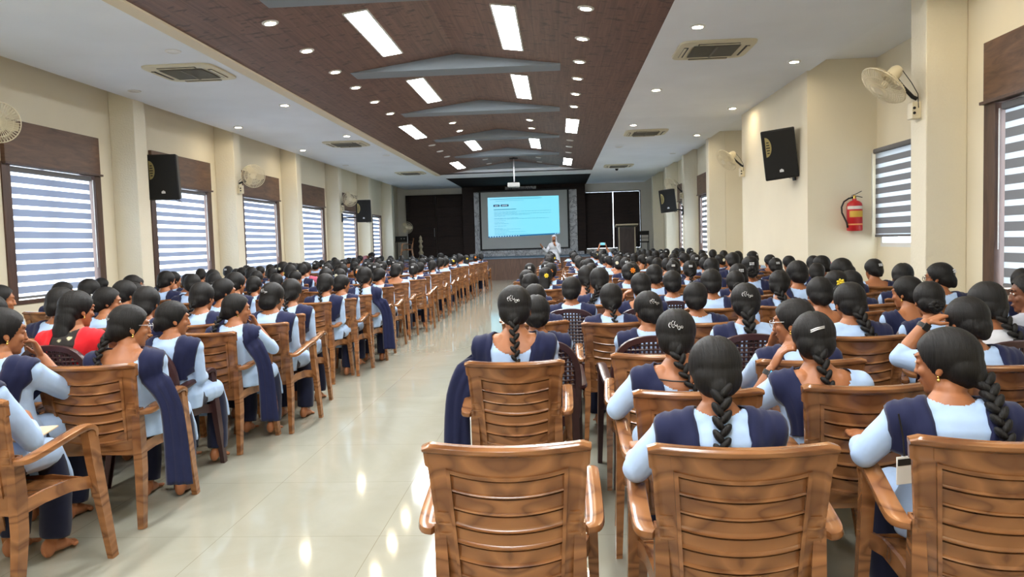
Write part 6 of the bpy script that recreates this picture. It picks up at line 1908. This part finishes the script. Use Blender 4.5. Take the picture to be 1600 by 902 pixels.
# chairs: x, y, turn in degrees, wood or dark, who sits on it
CHAIRS = [
    (-2.410, 3.120, -3.0, 'w', 99),
    (-2.450, 4.000, 3.0, 'w', 10),
    (-2.550, 4.660, 0.0, 'd', 11),
    (-2.460, 5.400, -3.0, 'w', 12),
    (-2.420, 6.680, 0.0, 'w', 34),
    (-2.580, 8.020, -2.0, 'w', 36),
    (-2.420, 9.050, 0.0, 'w', 38),
    (-2.970, 3.600, 3.0, 'w', 0),
    (-0.160, 2.370, 0.0, 'w', None),
    (0.490, 2.320, -2.0, 'w', 47),
    (1.240, 2.340, -10.0, 'w', 48),
    (-0.220, 3.850, 0.0, 'w', 49),
    (0.500, 3.080, 0.0, 'w', 50),
    (1.130, 3.130, 0.0, 'w', 51),
    (0.500, 4.000, -4.0, 'w', None),
    (-3.125, 4.740, -0.5, 'd', 1),
    (-3.612, 5.311, 0.6, 'w', 2),
    (-3.701, 4.740, 4.2, 'w', 3),
    (-3.317, 4.170, -0.3, 'w', 4),
    (-4.617, 6.028, 0.1, 'w', 5),
    (-5.174, 7.649, 0.9, 'w', 6),
    (-4.598, 7.181, -3.2, 'w', 7),
    (-3.783, 6.452, 0.1, 'w', 8),
    (-3.611, 5.881, 1.3, 'w', 9),
    (-2.875, 5.970, 2.9, 'w', 13),
    (-3.006, 6.667, -4.1, 'w', 14),
    (-2.300, 5.971, -2.0, 'w', 15),
    (-3.036, 5.368, -4.1, 'w', 16),
    (-4.860, 8.392, 3.1, 'w', 17),
    (-4.445, 7.751, 1.9, 'w', 18),
    (-4.783, 9.033, -4.6, 'w', 19),
    (-5.359, 10.336, 4.8, 'w', 20),
    (-4.174, 8.453, 4.6, 'w', 21),
    (-4.207, 9.094, 1.5, 'w', 22),
    (-4.784, 10.375, 1.2, 'w', 23),
    (-3.375, 7.787, -3.4, 'w', 24),
    (-5.077, 11.975, -4.8, 'w', 25),
    (-3.523, 8.632, 0.3, 'w', 26),
    (-4.209, 10.375, -4.4, 'w', 27),
    (-4.692, 11.335, -3.1, 'w', 28),
    (-4.844, 12.615, -2.6, 'w', 29),
    (-4.851, 13.256, -4.7, 'w', 30),
    (-3.632, 9.592, -0.4, 'w', 31),
    (-4.044, 11.290, -0.6, 'w', 32),
    (-3.633, 10.405, 3.4, 'w', 33),
    (-4.216, 12.571, 0.2, 'w', 35),
    (-2.458, 8.481, 1.4, 'w', 37),
    (-2.483, 10.567, -0.0, 'w', 39),
    (-3.056, 9.926, 1.6, 'w', 40),
    (-3.836, 13.211, -0.4, 'w', 41),
    (-4.116, 11.931, -2.2, 'w', 42),
    (-4.393, 14.943, 5.0, 'w', 43),
    (-3.540, 12.298, 5.0, 'w', 44),
    (-2.965, 12.320, 3.4, 'w', 45),
    (-3.249, 13.970, 2.1, 'w', 46),
    (1.124, 3.732, -1.8, 'w', 52),
    (1.083, 4.563, -2.7, 'd', 53),
    (1.761, 5.221, -2.1, 'w', 54),
    (1.658, 4.503, -4.3, 'w', 55),
    (1.849, 3.514, 2.7, 'w', 56),
    (1.976, 2.944, -1.0, 'w', 57),
    (2.810, 4.653, 3.5, 'd', 58),
    (2.234, 4.083, -1.1, 'd', 59),
    (2.234, 4.654, 4.6, 'w', 60),
    (2.340, 5.222, 3.5, 'd', 61),
    (2.965, 6.760, -5.0, 'w', 62),
    (2.997, 6.189, -2.9, 'w', 63),
    (3.574, 6.065, 4.1, 'w', 64),
    (3.126, 9.267, -0.3, 'w', 65),
    (2.722, 7.482, 4.8, 'w', 66),
    (2.067, 5.789, -1.0, 'w', 67),
    (2.390, 6.359, -4.3, 'w', 68),
    (2.146, 6.927, 1.3, 'w', 69),
    (2.736, 9.907, 2.8, 'w', 70),
    (1.815, 6.357, -2.3, 'w', 71),
    (1.239, 6.335, -4.1, 'w', 72),
    (1.571, 6.927, -1.7, 'w', 73),
    (0.959, 5.330, 4.6, 'w', 74),
    (0.508, 4.571, 2.6, 'd', 75),
    (1.995, 8.130, -3.8, 'w', 76),
    (0.995, 6.913, -2.5, 'd', 77),
    (1.723, 8.759, -4.0, 'w', 78),
    (2.374, 10.567, -4.4, 'w', 79),
    (1.746, 7.493, 3.0, 'w', 80),
    (1.590, 9.393, -3.2, 'w', 81),
    (0.664, 6.342, 0.6, 'd', 82),
    (0.384, 5.462, -0.5, 'w', 83),
    (0.089, 6.388, -3.1, 'd', 84),
    (0.368, 6.959, 2.3, 'w', 85),
    (0.817, 9.002, -3.7, 'w', 86),
    (0.995, 7.923, 1.4, 'w', 87),
    (1.491, 10.028, -3.8, 'w', 88),
    (0.915, 9.642, -0.8, 'w', 89),
    (0.290, 7.579, -2.9, 'w', 90),
    (-0.121, 10.122, -2.3, 'w', 91),
    (-0.193, 5.621, 4.7, 'w', 92),
    (-0.137, 4.493, 3.0, 'd', 93),
    (-0.351, 8.075, -2.0, 'w', 94),
    (-0.286, 7.435, 3.8, 'w', 95),
    (-0.191, 11.685, -2.9, 'w', 96),
    (-0.400, 11.023, -1.1, 'w', 97),
    (0.454, 10.284, 3.5, 'w', 98),
    (-2.466, 9.694, -2.6, 'w', 100),
    (-4.283, 9.735, -2.9, 'w', 101),
    (-4.858, 9.695, -0.6, 'w', 102),
    (-5.514, 9.692, 0.0, 'w', 103),
    (-6.089, 9.810, -1.4, 'w', 104),
    (-3.058, 10.587, 3.6, 'w', 105),
    (-6.123, 10.624, 3.0, 'w', 106),
    (-2.495, 11.626, 2.0, 'w', 107),
    (-3.072, 11.615, 3.9, 'w', 108),
    (-6.119, 11.639, 3.7, 'w', 109),
    (-2.390, 12.578, -0.7, 'w', 110),
    (-5.459, 12.688, -2.6, 'w', 111),
    (-6.063, 12.630, 1.4, 'w', 112),
    (-2.499, 13.691, -1.4, 'w', 113),
    (-4.234, 13.851, -1.1, 'w', 114),
    (-4.884, 13.896, -2.8, 'w', 115),
    (-5.460, 13.681, -1.0, 'w', 116),
    (-6.058, 13.695, -2.3, 'w', 117),
    (-2.439, 14.700, 3.1, 'w', 118),
    (-3.049, 14.611, 1.0, 'w', 119),
    (-3.635, 14.649, 0.5, 'w', 120),
    (-5.501, 14.699, 2.7, 'w', 121),
    (-6.077, 14.584, -0.4, 'w', 122),
    (-2.437, 15.744, -0.6, 'w', 123),
    (-3.040, 15.811, -2.2, 'w', 124),
    (-3.696, 15.712, 0.6, 'w', 125),
    (-4.271, 15.778, -3.7, 'w', 126),
    (-4.846, 15.766, -0.4, 'w', 127),
    (-5.489, 15.820, 0.8, 'w', 128),
    (-6.065, 15.739, -2.8, 'w', 129),
    (-2.493, 16.951, 3.9, 'w', 130),
    (-3.069, 16.966, -1.5, 'w', 131),
    (-3.667, 16.899, 3.9, 'w', 132),
    (-4.280, 16.932, 2.9, 'w', 133),
    (-4.856, 16.965, 3.9, 'w', 134),
    (-5.444, 16.916, -2.1, 'w', 135),
    (-6.048, 16.937, 1.2, 'w', 136),
    (-2.461, 18.015, 2.6, 'w', 137),
    (-3.037, 17.987, 0.1, 'w', 138),
    (-4.272, 17.919, -3.5, 'w', 139),
    (-4.859, 18.011, 1.7, 'w', 140),
    (-5.445, 17.964, 2.5, 'w', 141),
    (-2.452, 19.086, 0.3, 'w', 142),
    (-3.658, 19.093, -2.4, 'w', 143),
    (-4.249, 19.101, 1.1, 'w', 144),
    (-4.824, 19.084, 0.4, 'w', 145),
    (-5.400, 19.067, -0.1, 'w', 146),
    (-5.976, 19.050, 2.4, 'w', 147),
    (-2.423, 20.185, 2.2, 'w', 148),
    (-2.998, 20.227, 3.2, 'w', 149),
    (-3.574, 20.235, -2.8, 'w', 150),
    (-4.189, 20.225, -3.2, 'w', 151),
    (-4.804, 20.273, -1.2, 'w', 152),
    (-5.380, 20.226, 2.7, 'w', 153),
    (-6.004, 20.236, -2.5, 'w', 154),
    (-2.323, 21.483, 2.8, 'w', 155),
    (-2.922, 21.411, 3.2, 'w', 156),
    (-3.563, 21.418, 3.9, 'w', 157),
    (-4.139, 21.448, 1.0, 'w', 158),
    (-4.743, 21.493, 1.8, 'w', 159),
    (-5.319, 21.470, 1.3, 'w', 160),
    (-5.935, 21.425, -3.9, 'w', 161),
    (-2.293, 22.605, -1.5, 'w', 162),
    (-2.928, 22.613, -1.8, 'w', 163),
    (-3.504, 22.648, 1.6, 'w', 164),
    (-4.079, 22.692, -3.0, 'w', 165),
    (-4.680, 22.643, -0.3, 'w', 166),
    (-5.307, 22.719, -3.1, 'w', 167),
    (-5.936, 22.666, 0.9, 'w', 168),
    (0.420, 8.220, -2.4, 'd', 169),
    (2.738, 8.285, 1.5, 'w', 170),
    (3.327, 8.300, -1.1, 'w', 171),
    (-0.155, 9.208, -0.7, 'w', 172),
    (1.030, 10.668, 1.0, 'w', 173),
    (1.606, 10.668, 2.6, 'w', 174),
    (3.312, 10.121, -0.3, 'w', 175),
    (0.423, 11.220, 3.5, 'w', 176),
    (0.998, 11.309, 1.6, 'w', 177),
    (1.573, 11.309, 0.6, 'w', 178),
    (2.149, 11.309, 3.0, 'w', 179),
    (2.724, 11.210, 2.8, 'w', 180),
    (3.300, 11.146, -0.4, 'd', 181),
    (0.408, 12.185, -0.9, 'w', 182),
    (0.984, 12.319, 0.8, 'w', 183),
    (1.563, 12.241, -3.5, 'w', 184),
    (2.164, 12.303, -1.7, 'w', 185),
    (2.739, 12.272, 3.6, 'w', 186),
    (3.315, 12.239, 1.6, 'w', 187),
    (0.367, 13.342, -2.0, 'w', 188),
    (1.016, 13.323, -2.9, 'w', 189),
    (1.592, 13.330, -2.0, 'w', 190),
    (2.168, 13.324, -1.3, 'w', 191),
    (2.745, 13.297, 2.8, 'w', 192),
    (3.320, 13.312, 0.4, 'w', 193),
    (-0.187, 14.442, 3.2, 'w', 194),
    (0.388, 14.518, -1.1, 'w', 195),
    (0.964, 14.505, 1.8, 'w', 196),
    (1.556, 14.488, -1.2, 'w', 197),
    (2.131, 14.411, 3.6, 'w', 198),
    (2.707, 14.382, 1.1, 'w', 199),
    (3.312, 14.388, -1.1, 'w', 200),
    (-0.192, 15.615, -1.5, 'w', 201),
    (0.394, 15.679, 0.8, 'd', 202),
    (0.970, 15.705, 3.8, 'd', 203),
    (1.545, 15.657, -0.8, 'w', 204),
    (2.130, 15.671, 1.2, 'w', 205),
    (2.708, 15.587, 4.0, 'w', 206),
    (3.326, 15.646, -0.3, 'w', 207),
    (-0.225, 16.819, 1.2, 'w', 208),
    (0.360, 16.788, 3.9, 'w', 209),
    (0.938, 16.904, -1.0, 'w', 210),
    (1.514, 16.801, -0.8, 'w', 211),
    (2.119, 16.843, -3.3, 'w', 212),
    (2.695, 16.821, 1.2, 'w', 213),
    (3.342, 16.810, 1.9, 'w', 214),
    (-0.185, 18.049, 2.5, 'w', 215),
    (0.390, 18.080, 2.2, 'w', 216),
    (1.020, 17.997, -0.3, 'w', 217),
    (2.122, 18.032, 2.9, 'd', 218),
    (2.728, 18.112, 3.2, 'w', 219),
    (3.338, 18.033, -1.2, 'w', 220),
    (-0.168, 19.301, 0.3, 'w', 221),
    (0.407, 19.399, 2.3, 'w', 222),
    (0.983, 19.380, 0.1, 'w', 223),
    (1.559, 19.320, 0.5, 'w', 224),
    (2.136, 19.418, -3.3, 'w', 225),
    (2.712, 19.316, -1.6, 'w', 226),
    (3.288, 19.386, -2.0, 'w', 227),
    (-0.217, 20.633, -3.6, 'w', 228),
    (0.375, 20.673, -0.4, 'w', 229),
    (0.991, 20.719, -0.3, 'w', 230),
    (1.566, 20.702, -3.2, 'w', 231),
    (2.145, 20.601, -2.8, 'd', 232),
    (2.720, 20.600, 0.2, 'w', 233),
    (3.296, 20.581, 0.9, 'w', 234),
    (-0.227, 21.929, 3.7, 'w', 235),
    (0.420, 21.942, -3.9, 'w', 236),
    (0.995, 21.985, 2.5, 'w', 237),
    (1.589, 21.983, 1.7, 'w', 238),
    (2.684, 21.925, 0.2, 'w', 239),
    (3.341, 21.925, -3.1, 'w', 240),
]
# ------------------------------------------------------------------ seating the hall
BLOCK = {'L': 'left block', 'R': 'right block'}
TOTAL = {}
def place_words(seat):
    blk, r, k = seat
    return '%s row, %s seat, %s' % (ORD[r], ORD[k], BLOCK[blk])
def seat_scale(z):
    s = max(.94, min(1.05, z / 1.156))
    return s, (max(0.0, (1 - s) * .43))
N_NEAR = len(SITTERS)
TURN = {c[4]: math.radians(c[2]) for c in CHAIRS if c[4] is not None}
for n, (x, y, z, look, seat, kw) in enumerate(SITTERS):
    s, zo = seat_scale(z)
    kw = dict(kw)
    kw.setdefault('pitch', 8)
    p = person(x, y, TURN.get(n, 0.0), look, s, zoff=zo, group='seated audience in blue and navy', **kw)
    if 'neck string' in look:
        obj('neck_string', MB().tube([(-.11, -.098, .868), (-.05, -.135, .864), (0, -.146, .862), (.05, -.135, .864), (.11, -.098, .868)], .0035, 6).tube([(.03, -.146, .862), (.05, -.163, .81), (.045, -.168, .74)], .004, 6), M['black'], p)
HAIRWORD = {'low': 'smooth dark hair', 'braid': 'black braid', 'bun': 'round bun', 'loose': 'loose dark hair', 'messy': 'tousled dark hair'}
FL = {'orange': 'an orange flower', 'yellow': 'a yellow flower', 'white_flower': 'a white flower'}
for n, (x, y, z, seat, yaw, style, neck, side, length, lod, clip, flower, dup, _n) in enumerate(FAR_SITTERS):
    s, zo = seat_scale(z)
    what = 'person with %s' % HAIRWORD[style]
    if flower:
        what += ' and ' + FL[flower[2]]
    person(x, y, TURN.get(N_NEAR + n, 0.0), '%s, %s' % (what, place_words(seat)), s, yaw=yaw, style=style, neck=neck, side=side, length=length, lod=lod, clip=clip,
           flower=flower, dup=dup, zoff=zo, group='seated audience in blue and navy')

WIDE = {(-2.45, 4.0): 1.13, (.49, 2.32): 1.06, (1.24, 2.34): 1.06}
EMPTY = iter(['empty tan wooden-look armchair in the middle foreground, nearest the camera by the aisle', 'empty wooden-look armchair in front of the person with black neck string', 'empty wooden-look armchair'])
for (x, y, rz, kind, who) in CHAIRS:
    fn = wood_chair if kind == 'w' else dark_chair
    noun = 'brown wood-grain armchair' if kind == 'w' else 'dark maroon pierced chair'
    if who is None:
        lab = next(EMPTY)
    elif who < N_NEAR:
        st = SITTERS[who][4]
        lab = '%s, %s' % (noun, place_words(st))
    else:
        lab = '%s, %s' % (noun, place_words(FAR_SITTERS[who - N_NEAR][3]))
    c = fn(x, y, math.radians(rz), lab, 'plastic armchairs of the audience')
    if (x, y) in WIDE:
        c.scale.x = WIDE[(x, y)]           # a wider model of the same chair
# a chair and a person on the stage side, the speaker, the helper, the phone
wood_chair(-6.05, 30.6, math.radians(100), 'brown wood-grain armchair alone on the stage beside the left column', 'plastic armchairs of the audience').location.z = .82

def standing(x, y, rz, label, sc, cloth_m, legs_m, scarf_m, lean, armL, armR, skin_m):
    """armL / armR: elbow, wrist, hand direction, palm normal, curl in the figure's own space"""
    t0 = MB()
    hip = Vector((0, 0, .86))
    rot = Matrix.Rotation(-lean, 3, 'X')
    up = lambda p: hip + rot @ (Vector(p) - hip)
    b = MB()
    secs = [(0, 0, .80, .15, .11), (0, 0, .92, .155, .115), (0, 0, 1.04, .125, .095), (0, 0, 1.16, .135, .1), (0, 0, 1.26, .15, .095), (0, 0, 1.33, .12, .07), (0, 0, 1.37, .06, .055)]
    def ring(secs, g):
        out = []
        for (cx, cy, cz, rx, ry) in secs:
            out.append([up((cx + (rx + g) * math.cos(2 * PI * i / 24), cy + (ry + g) * math.sin(2 * PI * i / 24), cz)) for i in range(24)])
        return out
    b.rings(ring(secs, 0))
    b.limb([up((0, -.01, 1.3)), up((0, .01, 1.42))], [.05, .045], 12)
    hc = up((0, .03, 1.49))
    R = rot
    off = hc - HEAD
    hb = MB()
    add_head(hb, R, True)
    b.add([Vector(v) - HEAD + hc for v in hb.v], hb.f)
    cl = MB()
    cl.rings(ring(secs[:-1] + [(0, 0, 1.355, .075, .065)], .016))
    for s, a in ((-1, armL), (1, armR)):
        e, w_, d, pn, curl = a
        sh = up((s * .15, 0, 1.27))
        b.limb([sh, Vector(e), Vector(w_)], [.045, .035, .025], 12)
        hand(b, w_, d, pn, s, curl)
        b.limb([(s * .08, 0, .84), (s * .09, .01, .46), (s * .09, -.02, .09)], [.08, .055, .036], 12)
        b.limb([(s * .09, -.02, .05), (s * .095, .08, .03), (s * .1, .14, .02)], [.035, .03, .02], 10)
        for q in range(5):
            b.ell((s * (.078 + q * .0115), .175 - q * q * .002, .014), (.009, .02, .011), None, 8, 6)
        cl.limb([sh, Vector(e)], [.064, .052], 12)
        cl.tube([Vector(e), Vector(e).lerp(Vector(w_), .85)], [.052, .04], 12)
    cl.loft([(0, .0, .30, .23, .18), (0, 0, .5, .215, .165), (0, 0, .7, .19, .145), (0, 0, .9, .175, .135)], 24)
    body = put('person', finish(solid(b, .007, 2), 'standing_body', skin_m), None, (x, y, 0), rz, label=label, category='person')
    body.scale = (sc, sc, sc)
    cm = solid(cl, .011, 3)
    wrinkle(cm, .007, (8, 8, 3))
    put('tunic', finish(cm, 'standing_tunic', cloth_m), body)
    tr = MB()
    for s in (-1, 1):
        tr.tube([(s * .09, 0, .6), (s * .095, 0, .3), (s * .095, -.01, .07)], [.09, .085, .075], 14)
    put('trousers', finish(solid(tr, .012, 2), 'standing_trousers', legs_m), body)
    return body, hc, R, up
m = lambda s, e, w_, d, pn, c: (Vector(e), Vector(w_), d, pn, c)
lady, hc, R, up = standing(-.12, 27.3, PI * .93, 'person in pale lilac veil speaking into a microphone before the stage', 1.0, M['white_cloth'], M['white_cloth'], None, .03,
    ((-.2, .1, 1.02), (-.07, .22, 1.27), (.3, .1, 1), (.6, -.6, 0), 1.1), ((.27, .16, 1.06), (.36, .36, 1.2), (.35, .6, .7), (-.3, -.4, .8), .3), M['skin'])
v = MB()
v.ell(hc + Vector((0, -.02, .02)), (.098, .115, .12), None, 20, 14)
v.ell(hc + Vector((0, -.01, -.12)), (.11, .11, .11), None, 18, 12)
v.ell(hc + Vector((0, .0, -.25)), (.21, .15, .14), None, 20, 12)
v.ell(hc + Vector((0, -.05, -.4)), (.2, .12, .22), None, 20, 12)
vm = solid(v, .009, 3)
trim_mesh(vm, lambda p: not (p.y > hc.y + .03 and abs(p.x - hc.x) < .062 and hc.z - .115 < p.z < hc.z + .075))
put('veil', finish(vm, 'veil', M['white_cloth']), lady)
eyes, lip = face_parts(0, 0)
for e, i, br in eyes:
    for n, me_ in (('eye', e), ('eyebrow', br)):
        put(n, me_, lady).location = hc - HEAD
t = thing('microphone', 'black hand microphone held by the veiled person at her mouth', 'microphone', (-.12, 27.3, 0), PI * .93)
mc = Vector((-.045, .24, 1.34))
obj('handle', MB().tube([mc + Vector((-.01, .02, -.1)), mc + Vector((.02, -.04, .05))], [.012, .017], 12), M['black'], t)
obj('grille_head', MB().ell(mc + Vector((.025, -.052, .075)), (.026, .026, .03), None, 14, 10), M['grille'], t)

hp, hc, R, up = standing(-6.35, 23.75, -PI / 2 - .2, 'person in dusty pink top bending forward by far left windows', .97, M['dusty_pink'], M['navy_dark'], None, 1.05,
    ((-.2, .5, 1.0), (-.15, .72, .86), (0, .8, -.6), (0, 0, -1), .4), ((.2, .5, 1.0), (.15, .72, .86), (0, .8, -.6), (0, 0, -1), .4), M['skin_dark'])
h = MB()
h.ell(hc + R @ Vector((0, -.012, .024)), (.084, .102, .099), R, 18, 12)
h.ell(hc + R @ Vector((0, -.06, -.03)), (.07, .06, .07), R, 16, 10)
hm = solid(h, .01, 2)
Ri = R.inverted()
trim_mesh(hm, lambda p: not ((Ri @ (p - hc)).y > .034 + .57 * (Ri @ (p - hc)).z and (Ri @ (p - hc)).z < .092))
put('hair', finish(hm, 'helper_hair', M['hair']), hp)

# the person filming with both arms up
ph = person(1.2, 20.4, 0.0, 'person with both bare arms raised holding up a phone', 1.0, arms=('raised', 'raised'), style='low', lod=2, group='seated audience in blue and navy')
t = thing('mobile_phone', 'dark phone held up landscape above the far crowd', 'phone', (1.2, 20.74, 1.3))
obj('case', bevelled(MB().box((0, .03, 0), (.16, .009, .078)), .006), M['black'], t)
obj('display', MB().box((0, .0245, 0), (.145, .002, .066)), M['slide'], t, 0)
# magazine in the lap of the person cut by the frame
t = thing('magazine', 'printed magazine lying on the lap at left photo edge', 'magazine', (-2.50, 3.36, .60), math.radians(15))
obj('pages', bevelled(MB().box((0, 0, .004), (.21, .28, .008)), .002), M['paper'], t)
t = thing('id_card', 'small white identity card on cord at side of right front person', 'card', (1.035, 2.36, 0.70), .3)
obj('card', bevelled(MB().box((0, 0, 0), (.056, .004, .086)), .0015), M['plastic_white'], t)
obj('card_band', MB().box((0, -.003, .026), (.05, .002, .02)), M['black'], t, 0)
obj('cord', MB().tube([(0, 0, .043), (.004, .01, .1), (-.004, .02, .17)], .003, 6), M['black'], t)
